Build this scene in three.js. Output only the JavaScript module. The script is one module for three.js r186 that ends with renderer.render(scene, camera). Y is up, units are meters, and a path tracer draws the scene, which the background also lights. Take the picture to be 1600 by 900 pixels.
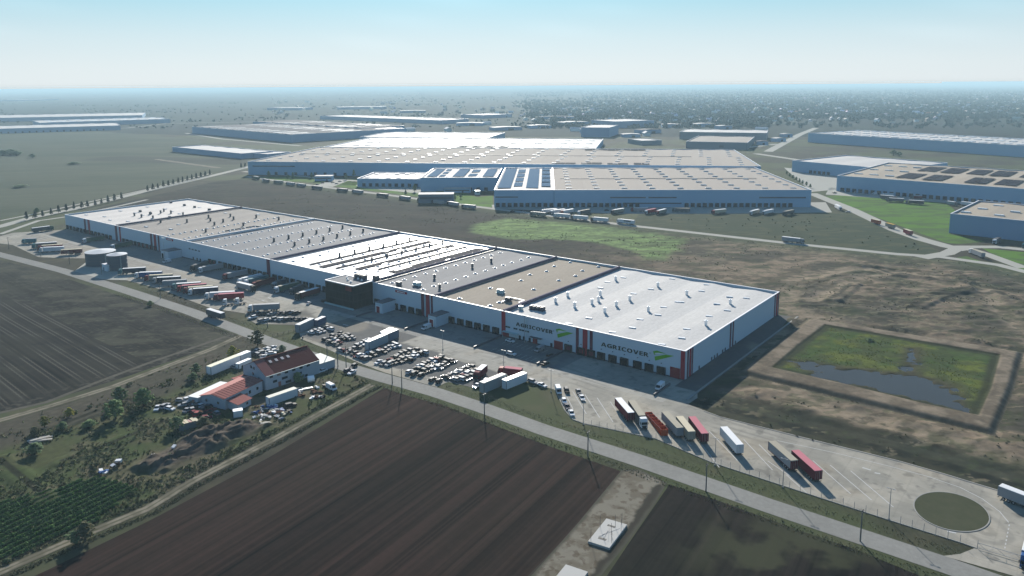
import * as THREE from 'three';
import { mergeGeometries, toCreasedNormals } from 'three/addons/utils/BufferGeometryUtils.js';
import { FontLoader } from 'three/addons/loaders/FontLoader.js';

// ---------------------------------------------------------------- camera, sky, sun, exposure
const scene = new THREE.Scene();
const EYE = 120, FOCAL = 1200, PITCH = Math.atan(198 / FOCAL), ROLL = -0.347 * Math.PI / 180;
const camera = new THREE.PerspectiveCamera(2 * Math.atan(450 / FOCAL) * 180 / Math.PI, 16 / 9, 1, 90000);
camera.setViewOffset(1600, 900, 0, 120, 1600, 900);
camera.position.set(0, EYE, 0);
camera.rotation.set(-PITCH, 0, ROLL, 'YXZ');
const SUN_EL = 23.5 * Math.PI / 180, SUN_AZ = 86 * Math.PI / 180;
const sunDir = new THREE.Vector3(-Math.cos(SUN_AZ) * Math.cos(SUN_EL), Math.sin(SUN_EL), -Math.sin(SUN_AZ) * Math.cos(SUN_EL));
{
  const W = 1024, H = 512, data = new Float32Array(W * H * 4), S = 0.445;
  const stops = [[0, 0.90, 0.96, 0.97], [1.3, 0.87, 0.955, 0.97], [3.2, 0.75, 0.91, 0.96], [6.2, 0.47, 0.80, 0.93], [11, 0.34, 0.66, 0.86], [22, 0.2, 0.44, 0.72], [45, 0.1, 0.27, 0.55], [90, 0.06, 0.18, 0.42]];
  for (let j = 0; j < H; j++) {
    const el = ((j + 0.5) / H - 0.5) * 180, e = Math.max(0, el);
    let k = 0; while (k < stops.length - 2 && stops[k + 1][0] < e) k++;
    const a = stops[k], b = stops[k + 1], t = Math.min(1, (e - a[0]) / (b[0] - a[0]));
    for (let i = 0; i < W; i++) {
      const az = ((i + 0.5) / W - 0.5) * 2 * Math.PI, ce = Math.cos(e * Math.PI / 180);
      const cos = Math.cos(az) * ce * sunDir.x + Math.sin(e * Math.PI / 180) * sunDir.y + Math.sin(az) * ce * sunDir.z;
      const glow = 0.55 * Math.pow(Math.max(0, cos), 24), p = (j * W + i) * 4;
      const wisp = e > 1 && e < 40 ? 0.035 * Math.pow(Math.max(0, Math.sin(az * 9 + 2.1 * Math.sin(e * 0.45)) * Math.sin(az * 23 + e * 1.3) * Math.sin(e * 1.9 + az * 4)), 1.5) * Math.min(1, (e - 1) / 2) : 0, f = [0.97, 1, 1.01], away = Math.pow((1 - cos) / 2, 0.9), dim = [1 - 0.56 * away, 1 - 0.47 * away, 1 - 0.37 * away];
      for (let c = 0; c < 3; c++) data[p + c] = S * ((a[c + 1] + (b[c + 1] - a[c + 1]) * t) * (el < 0 ? 0.8 : dim[c]) + (el < 0 ? 0 : glow * f[c] * Math.min(1, e / 14)) + wisp);
      data[p + 3] = 1;
    }
  }
  const sky = new THREE.DataTexture(data, W, H, THREE.RGBAFormat, THREE.FloatType);
  sky.mapping = THREE.EquirectangularReflectionMapping; sky.magFilter = THREE.LinearFilter; sky.needsUpdate = true;
  scene.background = sky; scene.environment = sky; scene.environment = sky;
}
const sun = new THREE.DirectionalLight(new THREE.Color().setRGB(1, 0.94, 0.84), 5);
sun.position.copy(sunDir).multiplyScalar(1500).add(new THREE.Vector3(0, 0, -400)); sun.target.position.set(0, 0, -400);
sun.castShadow = true;
Object.assign(sun.shadow.camera, { left: -900, right: 900, top: 700, bottom: -700, near: 10, far: 4000 });
sun.shadow.mapSize.set(4096, 4096);
scene.add(sun, sun.target);
scene.fog = new THREE.FogExp2(new THREE.Color().setRGB(0.61, 0.855, 0.98), 0.00012);
const renderer = new THREE.WebGLRenderer({ antialias: true });
renderer.setSize(1024, 576);
renderer.shadowMap.enabled = true;
renderer.toneMapping = THREE.LinearToneMapping;
renderer.toneMappingExposure = 2.12;

// ---------------------------------------------------------------- helpers
let seed = 7;
const rnd = () => { seed = (seed + 0x6d2b79f5) | 0; let t = Math.imul(seed ^ (seed >>> 15), 1 | seed); t = (t + Math.imul(t ^ (t >>> 7), 61 | t)) ^ t; return ((t ^ (t >>> 14)) >>> 0) / 4294967296; };
const rr = (a, b) => a + (b - a) * rnd(), pick = (a) => a[Math.floor(rnd() * a.length)];
// value noise
const PERM = new Float32Array(65536); for (let i = 0; i < 65536; i++) PERM[i] = rnd();
const vn = (x, y) => {
  const ix = Math.floor(x), iy = Math.floor(y); let fx = x - ix, fy = y - iy; fx = fx * fx * (3 - 2 * fx); fy = fy * fy * (3 - 2 * fy);
  const a = (ix & 255) | ((iy & 255) << 8), b = ((ix + 1) & 255) | ((iy & 255) << 8), c = (ix & 255) | (((iy + 1) & 255) << 8), d = ((ix + 1) & 255) | (((iy + 1) & 255) << 8);
  const p = PERM[a] + (PERM[b] - PERM[a]) * fx, q = PERM[c] + (PERM[d] - PERM[c]) * fx; return p + (q - p) * fy;
};
const fbm = (x, y, n = 4) => { let s = 0, a = 0.5, t = 0; for (let i = 0; i < n; i++) { s += a * vn(x, y); t += a; a *= 0.5; x = x * 2.03 + 17.3; y = y * 2.03 + 41.7; } return s / t; };
const sm = (a, b, x) => { const t = Math.min(1, Math.max(0, (x - a) / (b - a))); return t * t * (3 - 2 * t); };
const lerp = (a, b, t) => a + (b - a) * t, mix3 = (a, b, t) => [lerp(a[0], b[0], t), lerp(a[1], b[1], t), lerp(a[2], b[2], t)];
// a place on the level ground (or at height Y) from where it lies in the survey picture of 1600 x 900
const cp = Math.cos(PITCH), sp = Math.sin(PITCH), cr = Math.cos(ROLL), sr = Math.sin(ROLL);
function ray(x, y) { let a = x - 800, b = y - 330; [a, b] = [a * cr + b * sr, -a * sr + b * cr]; const d = [a / FOCAL, -b / FOCAL, -1]; return [d[0], d[1] * cp + d[2] * sp, -d[1] * sp + d[2] * cp]; }
function G(x, y, Y = 0) { const r = ray(x, y), t = (Y - EYE) / r[1]; return [t * r[0], t * r[2]]; }
const GP = (pts, Y = 0) => pts.map(([x, y]) => G(x, y, Y));
// the long warehouse's own axes: u to the left along its front, v into it
const BC = [70.23, -298.9], BT = 37.68 * Math.PI / 180, UD = [-Math.cos(BT), -Math.sin(BT)], VD = [Math.sin(BT), -Math.cos(BT)];
const B = (u, v) => [BC[0] + u * UD[0] + v * VD[0], BC[1] + u * UD[1] + v * VD[1]];
const toUV = (x, z) => { const dx = x - BC[0], dz = z - BC[1]; return [dx * UD[0] + dz * UD[1], dx * VD[0] + dz * VD[1]]; };

const used = {};
function numbered(n) { const k = (used[n] = (used[n] ?? -1) + 1); return k ? n + '_' + String(k).padStart(3, '0') : n; }
function mat(r, g, b, rough = 0.8, o = {}) { const m = new THREE.MeshPhysicalMaterial({ roughness: rough, specularIntensity: rough >= 0.8 ? 0.06 : rough >= 0.5 ? 0.35 : 1, ...o }); m.color.setRGB(r, g, b); return m; }
function mesh(name, geo, m, parent) { const o = new THREE.Mesh(geo, m); o.name = parent ? name : numbered(name); o.castShadow = o.receiveShadow = true; (parent || scene).add(o); return o; }
function tag(o, label, category, group) { o.userData.label = label; o.userData.category = category; if (group) o.userData.group = group; return o; }
function struct(o, label) { o.userData.kind = 'structure'; if (label) o.userData.label = label; return o; }
function stuff(o, label, category) { o.userData.kind = 'stuff'; if (label) o.userData.label = label; if (category) o.userData.category = category; return o; }
function thing(name, label, category, [x, z], turn = 0, group, y = 0) { const g = new THREE.Group(); g.name = numbered(name); g.position.set(x, y, z); g.rotation.y = turn; scene.add(g); return tag(g, label, category, group); }
const box = (w, h, d, x = 0, y = 0, z = 0) => new THREE.BoxGeometry(w, h, d).translate(x, y, z);
const cyl = (r0, r1, h, n = 10, x = 0, y = 0, z = 0) => new THREE.CylinderGeometry(r0, r1, h, n).translate(x, y, z);
const merge = (a) => { const g = mergeGeometries(a.map((q) => (q.index ? q.toNonIndexed() : q)).map((q) => { for (const k of Object.keys(q.attributes)) if (!['position', 'normal', 'uv'].includes(k)) q.deleteAttribute(k); return q; })); return g; };
const cache = {}; const memo = (k, f) => (cache[k] ??= f());
// side profile (x forward, y up) pulled out to a width across z, with a small chamfer
function profile(pts, width, bev = 0.06) {
  const s = new THREE.Shape(pts.map(([x, y]) => new THREE.Vector2(x, y)));
  const g = new THREE.ExtrudeGeometry(s, { depth: width - 2 * bev, bevelEnabled: bev > 0, bevelThickness: bev, bevelSize: bev, bevelOffset: -bev, bevelSegments: 1, curveSegments: 4 });
  return g.translate(0, 0, -(width - 2 * bev) / 2);
}
// flat sheets of ground: a polygon in world x, z
function sheetGeo(poly, y, uvf, holes = []) {
  const sh = new THREE.Shape(poly.map(([x, z]) => new THREE.Vector2(x, -z)));
  for (const h of holes) sh.holes.push(new THREE.Path(h.map(([x, z]) => new THREE.Vector2(x, -z))));
  const g = new THREE.ShapeGeometry(sh).rotateX(-Math.PI / 2).translate(0, y, 0), p = g.attributes.position, uv = g.attributes.uv;
  for (let i = 0; i < p.count; i++) uv.setXY(i, ...uvf(p.getX(i), p.getZ(i)));
  return g;
}
const GK = 0.62; // share of light that dry ground of each tone gives back
const enc = (v) => 255 * Math.min(1, v <= 0.0031308 ? 12.92 * Math.max(0, v) : 1.055 * Math.pow(v, 1 / 2.4) - 0.055);
function pixelTex(w, h, fn, srgb = true) {
  const d = new Uint8Array(w * h * 4);
  for (let j = 0, p = 0; j < h; j++) for (let i = 0; i < w; i++, p += 4) { const c = fn((i + 0.5) / w, (j + 0.5) / h); if (srgb) { d[p] = enc(c[0]); d[p + 1] = enc(c[1]); d[p + 2] = enc(c[2]); } else d[p] = d[p + 1] = d[p + 2] = 255 * Math.min(1, Math.max(0, c)); d[p + 3] = 255; }
  const t = new THREE.DataTexture(d, w, h); t.magFilter = THREE.LinearFilter; t.wrapS = t.wrapT = THREE.RepeatWrapping; if (srgb) t.colorSpace = THREE.SRGBColorSpace; t.needsUpdate = true; return t;
}
const bounds = (poly) => { const xs = poly.map((p) => p[0]), zs = poly.map((p) => p[1]); return [Math.min(...xs), Math.min(...zs), Math.max(...xs), Math.max(...zs)]; };
// a ground sheet with a colour map of its own, computed from world x, z
function painted(name, poly, y, px, fn, rough = 0.95, o = {}) {
  const [x0, z0, x1, z1] = bounds(poly), w = Math.min(2048, Math.round((x1 - x0) / px)), h = Math.min(2048, Math.round((z1 - z0) / px));
  const map = pixelTex(w, h, (u, v) => { const c = fn(x0 + u * (x1 - x0), z0 + v * (z1 - z0)); return [c[0] * GK, c[1] * GK, c[2] * GK]; });
  const m = mat(1, 1, 1, rough, { map, ...o });
  return struct(mesh(name, sheetGeo(poly, y, (x, z) => [(x - x0) / (x1 - x0), (z - z0) / (z1 - z0)]), m));
}
const dirOf = (a, b) => { const d = [b[0] - a[0], b[1] - a[1]], l = Math.hypot(...d); return [d[0] / l, d[1] / l]; };
const turnOf = (d) => -Math.atan2(d[1], d[0]);                     // turn that points local +x along d
function offsetLine(pts, w) { // left and right banks of a line
  const L = [], R = [];
  pts.forEach((p, i) => { const d = dirOf(pts[Math.max(0, i - 1)], pts[Math.min(pts.length - 1, i + 1)]); L.push([p[0] - d[1] * w, p[1] + d[0] * w]); R.push([p[0] + d[1] * w, p[1] - d[0] * w]); });
  return [L, R];
}
const strip = (pts, w) => { const [L, R] = offsetLine(pts, w / 2); return [...L, ...R.reverse()]; };
const inPoly = (poly, x, z) => { let c = false; for (let i = 0, j = poly.length - 1; i < poly.length; j = i++) { const [a, b] = poly[i], [d, e] = poly[j]; if ((b > z) !== (e > z) && x < ((d - a) * (z - b)) / (e - b) + a) c = !c; } return c; };
const segDist = (x, z, a, b) => { const dx = b[0] - a[0], dz = b[1] - a[1], t = Math.max(0, Math.min(1, ((x - a[0]) * dx + (z - a[1]) * dz) / (dx * dx + dz * dz))); return Math.hypot(x - a[0] - t * dx, z - a[1] - t * dz); };
const lineDist = (x, z, pts) => { let m = 1e9; for (let i = 1; i < pts.length; i++) m = Math.min(m, segDist(x, z, pts[i - 1], pts[i])); return m; };
const polyDist = (x, z, pts) => lineDist(x, z, [...pts, pts[0]]);
const ORD = ['first', 'second', 'third', 'fourth', 'fifth', 'sixth', 'seventh', 'eighth', 'ninth', 'tenth', 'eleventh', 'twelfth', 'thirteenth', 'fourteenth', 'fifteenth', 'sixteenth', 'seventeenth', 'eighteenth', 'nineteenth', 'twentieth'];
// ---------------------------------------------------------------- the ground
const C = { soil: [0.030, 0.027, 0.026], soil2: [0.042, 0.038, 0.035], grass: [0.072, 0.086, 0.040], dry: [0.115, 0.105, 0.065], lush: [0.05, 0.105, 0.018], tan: [0.18, 0.145, 0.105], gravel: [0.22, 0.20, 0.165], conc: [0.33, 0.325, 0.30], asph: [0.155, 0.155, 0.155] };
{ // open country to the horizon: a patchwork of fields
  const g = new THREE.PlaneGeometry(90000, 60000, 48, 40).rotateX(-Math.PI / 2).translate(0, 0, -26000), p = g.attributes.position, uv = g.attributes.uv;
  for (let i = 0; i < p.count; i++) uv.setXY(i, (p.getX(i) + 9000) / 18000, (p.getZ(i) + 18000) / 18000);
  const kinds = [[0.03, 0.045, 0.035], [0.05, 0.066, 0.05], [0.028, 0.032, 0.034], [0.06, 0.07, 0.055], [0.08, 0.085, 0.065], [0.022, 0.038, 0.028], [0.04, 0.044, 0.042]];
  const map = pixelTex(2048, 2048, (u, v) => {
    const x = u * 18000 - 9000, z = v * 18000 - 18000, ang = 0.5 + 0.9 * Math.floor(vn(x / 4200 + 9, z / 4200) * 3), ca = Math.cos(ang), sa = Math.sin(ang);
    const a = (x * ca + z * sa) / 900, b0 = Math.floor(a), b = (-x * sa + z * ca) / (110 + 90 * PERM[(b0 & 255) + 300]), key = ((b0 * 57) ^ (Math.floor(b) * 131)) & 65535;
    let c = kinds[Math.floor(PERM[key] * 6.99)];
    const town = sm(0.48, 0.62, fbm(x / 2600 + 3, z / 1500, 3)) * sm(-1500, -2600, z);
    c = mix3(c, [0.018, 0.03, 0.026], town * 0.8);
    if (Math.min(a - b0, b - Math.floor(b)) < 0.03) c = mix3(c, [0.03, 0.04, 0.02], 0.7);
    const n = 0.42 * GK * (0.72 + 0.56 * fbm(x / 130, z / 130, 4)); return [c[0] * n * 0.7, c[1] * n * 0.95, c[2] * n * 1.1];
  });
  struct(mesh('ground', g, mat(1, 1, 1, 1, { map })), 'open flat farmland reaching out to the hazy horizon');
}
const near = GP([[-420, 420], [-420, 190], [380, 214], [1250, 214], [2000, 225], [2000, 420]]).concat([[420, -110], [-420, -110]]);
painted('grassland', near, 0.02, 0.9, (x, z) => { const a = fbm(x / 60, z / 60, 5), b = fbm(x / 7 + 50, z / 7, 4); return mix3(mix3(C.grass, [0.05, 0.047, 0.033], sm(0.4, 0.62, a)), C.dry, sm(0.52, 0.8, b) * 0.45); });

// ploughed fields: furrows run along a direction, tones drift across them
function ploughed(name, poly, y, px, along, base, tint, o = {}) {
  const cx = poly[0][0], cz = poly[0][1];
  return painted(name, poly, y, px, (x, z) => {
    const s = (x - cx) * along[0] + (z - cz) * along[1], t = -(x - cx) * along[1] + (z - cz) * along[0];
    let n = 0.35 * vn(t / 0.75 + 9, s / 60) + 0.5 * vn(t / 2.6, s / 90 + 4) + 0.6 * vn(t / 7 + 70, s / 160) - 0.2 + 0.42 * (PERM[(Math.floor(t / 0.9) & 1023) + 5000] - 0.5) + 0.5 * (PERM[(Math.floor(t / 3.7 + 0.3) & 1023) + 9000] - 0.5) - (PERM[(Math.floor(t / 0.6) & 1023) + 20000] > 0.9 ? 0.35 * sm(0.3, 0.5, vn(s / 40, t / 3)) : 0);
    n += 0.5 * (fbm(x / 1.4, z / 1.4, 3) - 0.5) * (o.rough ?? 0.6);
    let c = mix3(base.map((q) => q * (o.k ?? 0.34)), tint.map((q) => q * (o.k ?? 0.34)), sm(0.35, 0.75, fbm(x / 45 + 8, z / 45, 4)));
    const k = 0.38 + 1.25 * n; c = [c[0] * k, c[1] * k, c[2] * k];
    if (o.after) c = o.after(x, z, s, t, c);
    return c;
  }, 1);
}
const trackA = GP([[582, 601], [520, 635], [430, 685], [300, 752], [230, 795], [150, 828], [0, 894], [-60, 920]]);
const trackB = GP([[384, 521], [330, 546], [240, 580], [180, 603], [100, 628], [0, 657], [-80, 680]]);
const alongA = dirOf(trackA[7], trackA[1]);
ploughed('ploughed_field', GP([[600, 606], [645, 621], [690, 632], [760, 660], [860, 698], [972, 737], [905, 818], [820, 905], [810, 960], [-60, 1010], [-60, 950], [70, 893], [235, 813], [420, 715], [520, 655]]), 0.05, 0.14, alongA, [0.064, 0.040, 0.030], [0.076, 0.043, 0.034]);
ploughed('ploughed_field', GP([[1046, 757], [1110, 778], [1230, 822], [1340, 860], [1450, 905], [1450, 980], [900, 980], [945, 905], [990, 838]]), 0.05, 0.14, alongA, [0.042, 0.032, 0.027], [0.040, 0.037, 0.026], {
  rough: 0.9, after: (x, z, s, t, c) => { const [qx, qz] = G(1230, 870), g = sm(0.42, 0.66, fbm(x / 9, z / 9, 4)) * sm(34, 10, Math.hypot(x - qx, (z - qz) * 1.3)); return mix3(c, [0.06, 0.064, 0.034], g * 0.75); } });
const leftField = GP([[-60, 392], [0, 406], [100, 434], [200, 466], [300, 499], [372, 524], [300, 553], [200, 588], [100, 619], [0, 646], [-90, 672]]);
{
  const tramZone = GP([[-90, 455], [0, 462], [60, 482], [150, 530], [245, 572], [260, 580], [100, 640], [-90, 690]]), rows = dirOf(G(0, 512), G(140, 602)), [hx, hz] = G(130, 605);
  ploughed('ploughed_field', leftField, 0.05, 0.28, rows, [0.042, 0.039, 0.036], [0.060, 0.058, 0.046], { k: 0.42, rough: 0.5, after: (x, z, s, t, c) => {
    const d = lineDist(x, z, trackB), head = sm(20, 8, d), wob = t + 1.4 * (vn(s / 55, 3) - 0.5);
    const m = Math.abs(((wob % 7.2) + 7.2) % 7.2 - 3.6), tr = Math.abs(m - 0.9) < 0.32 && inPoly(tramZone, x, z) ? 1 : 0;
    let k = tr * (1 - head) * sm(0.2, 0.5, fbm(x / 25, z / 25, 3)) * 0.6;
    k = Math.max(k, head * sm(0.55, 0.75, fbm(x / 2.2, z / 1.6, 3)) * 0.5);
    const far = (inPoly(tramZone, x, z) ? 0.15 : 0.6) * sm(0.4, 0.66, fbm(x / 18 + 70, z / 9, 4)) + (inPoly(tramZone, x, z) ? 0 : 0.5 * sm(0.58, 0.74, fbm(x / 2.4, z / 1.1, 3)));
    return mix3(mix3(c, [0.08, 0.078, 0.055], far), [0.125, 0.115, 0.10], k);
  } });
}
const farRoad = GP([[386, 276], [480, 289], [600, 304], [745, 323], [985, 352.5], [1240, 381], [1400, 397], [1470, 401.5], [1560, 414], [1650, 437]]);
// rough waste ground between and behind the warehouses
const rightEdge = [B(-9.5, 116), B(-9.5, -22)];
const wastePoly = [...GP([[150, 326], [335, 284], [388, 279], [470, 289], [600, 306], [745, 326], [985, 355], [1240, 384], [1480, 406], [1640, 436], [1700, 600], [1720, 810], [1585, 774], [1475, 742], [1405, 722], [1250, 684], [1125, 653], [1075, 634]]), ...[B(-9.8, -20), B(-9.8, 116), B(0, 117), B(573, 117), B(590, 60)]];
const patchG = GP([[733, 363], [745, 350], [790, 341], [900, 348], [985, 358], [1075, 373], [1060, 392], [1042, 408], [1010, 405], [985, 391], [940, 381], [870, 374], [800, 374]]);
const dirtTracks = [GP([[1230, 492], [1290, 500], [1420, 535], [1600, 560]]), GP([[1300, 500], [1225, 480], [1240, 440], [1330, 420], [1400, 425]]), GP([[1270, 470], [1330, 440], [1400, 425], [1480, 437]]), GP([[1530, 450], [1580, 500], [1640, 560]]), GP([[1180, 590], [1290, 640], [1480, 690], [1620, 740]])];
const darkLines = [GP([[1355, 417], [1400, 430], [1500, 440], [1530, 455]]), GP([[1530, 455], [1480, 458], [1430, 480]]), GP([[1300, 470], [1330, 445]]), GP([[1560, 460], [1640, 492]])];
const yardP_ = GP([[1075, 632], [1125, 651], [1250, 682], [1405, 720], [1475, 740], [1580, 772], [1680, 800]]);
const wasteColor = (x, z) => {
  const [u, v] = toUV(x, z), n1 = fbm(x / 42, z / 20, 5), n2 = fbm(x / 5, z / 4, 4), east = sm(170, -40, u - 0.35 * v + 50 * (fbm(x / 60, z / 60, 3) - 0.5));
  let c = mix3([0.032, 0.027, 0.024], [0.015, 0.016, 0.015], sm(0.35, 0.65, n1)); c = mix3(c, [0.075, 0.062, 0.048], sm(0.55, 0.8, fbm(x / 30 + 9, z / 9, 4)) * 0.5);
  const tanK = sm(0.36, 0.62, fbm(x / 26 + 31, z / 20, 5)); c = mix3(c, mix3([0.085, 0.074, 0.056], [0.235, 0.182, 0.13], tanK), east * 0.95);
  const gd = polyDist(x, z, patchG), gi = inPoly(patchG, x, z) ? gd : -gd; c = mix3(c, mix3([0.20, 0.30, 0.105], [0.135, 0.205, 0.075], sm(0.35, 0.7, fbm(x / 30, z / 6, 4))), sm(-5, 6, gi + 10 * (fbm(x / 9, z / 7, 3) - 0.5)));
  const rd = lineDist(x, z, farRoad); c = mix3(c, [0.06, 0.085, 0.045], sm(34, 8, rd + 12 * (n2 - 0.5)) * 0.8);
  let k = 0; for (const l of dirtTracks) k = Math.max(k, sm(9, 2, lineDist(x, z, l) + 6 * (n2 - 0.5))); c = mix3(c, [0.30, 0.24, 0.172], k * 0.8);
  let q = 0; for (const l of darkLines) q = Math.max(q, sm(2.6, 0.8, lineDist(x, z, l) + 1.5 * (n2 - 0.5))); c = mix3(c, [0.035, 0.033, 0.026], q * 0.85);
  c = mix3(c, [0.05, 0.062, 0.03], east * sm(0.56, 0.72, fbm(x / 12 + 77, z / 9, 4)) * 0.7);
  { const [px_, pz_] = [x, z], lot = polyDist(px_, pz_, yardP_), w = lot + 3 * (n2 - 0.5); if (u < -9) { c = mix3(c, [0.035, 0.041, 0.027], sm(24, 15, w) * 0.9); c = mix3(c, [0.016, 0.018, 0.013], sm(2, 4, w) * sm(9.5, 7, w) * 0.9); } }  // narrow darkest band: shade of the ditch slope painted into the ground colour
  { const a = fbm(x / 9 + 13, z / 5 + 2, 5), b = fbm(x / 3.2 + 60, z / 2.2, 4), g = sm(0.50, 0.56, a + 0.25 * (b - 0.5)); c = mix3(c, [0.042, 0.041, 0.026], g * (0.25 + 0.3 * east)); c = mix3(c, [0.30, 0.245, 0.175], sm(0.56, 0.64, b) * sm(0.48, 0.6, fbm(x / 20 + 5, z / 9 + 8, 3)) * east * 0.55); c = mix3(c, [0.05, 0.066, 0.026], sm(0.62, 0.67, b) * 0.4); }
  const e = 0.38 + 0.75 * n2 + 0.5 * fbm(x / 1.5, z / 1.3, 3); return [c[0] * e, c[1] * e, c[2] * e];
};
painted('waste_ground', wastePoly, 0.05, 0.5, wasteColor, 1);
painted('pasture', GP([[-420, 330], [-420, 206], [0, 206], [150, 205], [300, 217], [390, 240], [386, 262], [330, 270], [110, 321], [0, 341], [-120, 360]]), 0.06, 1.2, (x, z) => {
  const n = fbm(x / 160, z / 60, 5), s = vn((x * 0.35 + z) / 6, x / 300); let c = mix3([0.085, 0.105, 0.068], [0.115, 0.128, 0.085], sm(0.35, 0.65, n));
  const [ax, az] = G(290, 250), [bx, bz] = G(180, 247); const d = segDist(x, z, G(245, 249), G(340, 262)); c = mix3(c, [0.06, 0.06, 0.05], sm(60, 25, segDist(x, z, G(180, 248), G(370, 253))) * 0.8); c = mix3(c, [0.30, 0.27, 0.22], sm(7, 3, d + 3 * (s - 0.5)));
  const k = 0.75 * (0.86 + 0.28 * s); return [c[0] * k, c[1] * k, c[2] * k];
}, 1);
const lawnMap = (x, z) => { const n = fbm(x / 14, z / 6, 5); return mix3([0.075, 0.125, 0.036], [0.095, 0.20, 0.024], sm(0.35, 0.6, n)); };
const lawn = (pts, y = 0.07) => painted('lawn', GP(pts), y, 0.8, lawnMap, 1);
lawn([[1283, 307], [1340, 303], [1480, 318], [1500, 336], [1485, 366], [1540, 378], [1500, 381], [1480, 380], [1425, 360], [1330, 325]]);
lawn([[1535, 388], [1640, 398], [1640, 432], [1590, 420]]);
lawn([[1487, 404], [1510, 400], [1548, 414]]);
lawn([[400, 277], [470, 275], [560, 281], [560, 290], [500, 287], [440, 282]]);
lawn([[515, 290], [560, 280], [700, 293], [745, 308], [770, 306], [770, 324], [745, 322], [640, 306]]);
painted('meadow', GP([[985, 352], [1000, 333], [1290, 333], [1330, 336], [1400, 361], [1455, 385], [1470, 396], [1440, 401], [1240, 379]]), 0.07, 0.8, (x, z) => { const n = fbm(x / 10, z / 5, 5); return mix3([0.046, 0.062, 0.036], [0.075, 0.082, 0.045], sm(0.45, 0.7, n)); }, 1);

// roads
const roadMap = pixelTex(512, 512, (u, v) => { const n = fbm(u * 40, v * 40, 4), e = fbm(u * 6 + 3, v * 3, 3); const k = 0.8 + 0.25 * n + 0.2 * (e - 0.5); return [0.185 * k, 0.183 * k, 0.172 * k]; });
const M = { road: mat(1, 1, 1, 0.85, { map: roadMap }), lane: mat(0.27, 0.265, 0.24, 0.95), line: mat(0.36, 0.36, 0.35, 0.9), kerb: mat(0.22, 0.217, 0.205, 0.9) };
function road(name, pts, w, y, m, label) { const poly = strip(pts, w), g = sheetGeo(poly, y, (x, z) => [x / 34, z / 34]); return struct(mesh(name, g, m), label); }
const mainRoad = GP([[-160, 353], [0, 398], [100, 423.5], [200, 455], [300, 488], [350, 507], [430, 537], [512, 565], [600, 591], [680, 613], [757, 638.5], [850, 672], [1000, 720.5], [1200, 790], [1340, 837], [1480, 884], [1640, 940]]);
road('road', mainRoad, 8, 0.09, M.road, 'grey country road crossing the picture below the yard');
road('road', farRoad, 8, 0.09, M.lane, 'pale concrete road where lorries queue behind the long warehouse');
road('road', GP([[1268, 302], [1300, 315], [1330, 327], [1400, 360], [1440, 374], [1480, 385], [1512, 391]]), 12, 0.10, M.lane, 'pale road slanting down between the lawn and the dark meadow');
road('road', GP([[1440, 403], [1480, 396], [1500, 386], [1560, 386], [1660, 396]]), 10, 0.11, M.lane, 'pale road leading to the small warehouse at the right edge');
road('road', GP([[1500, 385], [1540, 397], [1600, 419]]), 9, 0.12, M.lane, 'pale road with the grey lorry beside the small grass triangle');
road('road', GP([[-160, 389], [0, 354], [50, 340], [110, 328], [210, 303], [330, 275], [388, 261], [410, 254]]), 11, 0.10, M.lane, 'pale road lined with small dark trees at the left');
road('footpath', GP([[0, 345], [60, 333], [230, 296], [330, 271]]), 4, 0.10, M.lane, 'pale footpath beyond the row of small trees');
road('road', GP([[0, 366], [60, 345], [110, 338], [190, 321], [230, 312]]), 5, 0.09, M.lane, 'narrow pale service road past the far end of the long warehouse');
for (const [pts, w] of [[[[60, 206], [200, 200], [260, 193], [420, 190]], 12], [[[290, 208], [345, 217], [470, 228]], 10], [[[1200, 237], [1250, 210], [1275, 200]], 16], [[[1180, 240], [1330, 262]], 14], [[[1130, 235], [1215, 225]], 12], [[[380, 268], [560, 283], [640, 293]], 9]]) road('road', GP(pts), w, 0.10, M.lane, 'pale strip of a distant road among the far warehouses');
// concrete aprons round the far warehouses
const apron = (pts, label) => struct(mesh('apron', sheetGeo(GP(pts), 0.08, (x, z) => [x / 30, z / 30]), M.lane), label);
apron([[768, 320], [1290, 316], [1300, 332], [1130, 334], [960, 334], [770, 326]], 'pale concrete apron in front of the big beige roofed warehouse');
apron([[1296, 293], [1640, 317], [1640, 326], [1480, 317], [1290, 304]], 'pale concrete apron below the solar roofed warehouse at the right');
apron([[1225, 262], [1330, 272], [1310, 296], [1268, 300], [1245, 280]], 'pale concrete forecourt between two warehouses at the right');
apron([[556, 289], [670, 292], [690, 305], [640, 301], [560, 293]], 'pale concrete apron below the low warehouse');
apron([[490, 291], [520, 280], [548, 281], [520, 292]], 'pale car park before the second warehouse row');

// tracks of pale earth
const trackMap = (tr, w) => (x, z) => { const d = lineDist(x, z, tr) + 0.5 * (fbm(x / 2, z / 2, 3) - 0.5); let c = mix3([0.25, 0.225, 0.175], [0.15, 0.135, 0.10], sm(0.4, 0.65, fbm(x / 4, z / 4, 4))); c = mix3(c, [0.085, 0.085, 0.05], sm(0.45, 0.15, d) * 0.8); return mix3(c, [0.08, 0.078, 0.05], sm(w * 0.32, w * 0.5, d)); };
struct(painted('dirt_track', strip(trackA, 3.6), 0.08, 0.2, trackMap(trackA, 3.6)), 'pale rutted dirt track beside the foreground field');
struct(painted('dirt_track', strip(trackB, 4.2), 0.08, 0.25, trackMap(trackB, 4.2)), 'pale rutted dirt track along the left field');
struct(painted('dirt_track', strip(GP([[372, 524], [250, 566], [170, 596], [80, 632], [-60, 664]]).map(([x, z]) => [x - 3, z - 2]), 2.2), 0.07, 0.25, (x, z) => mix3([0.13, 0.12, 0.10], [0.08, 0.075, 0.06], fbm(x / 2, z / 2, 3))), 'faint second wheel track at the edge of the left field');
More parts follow.
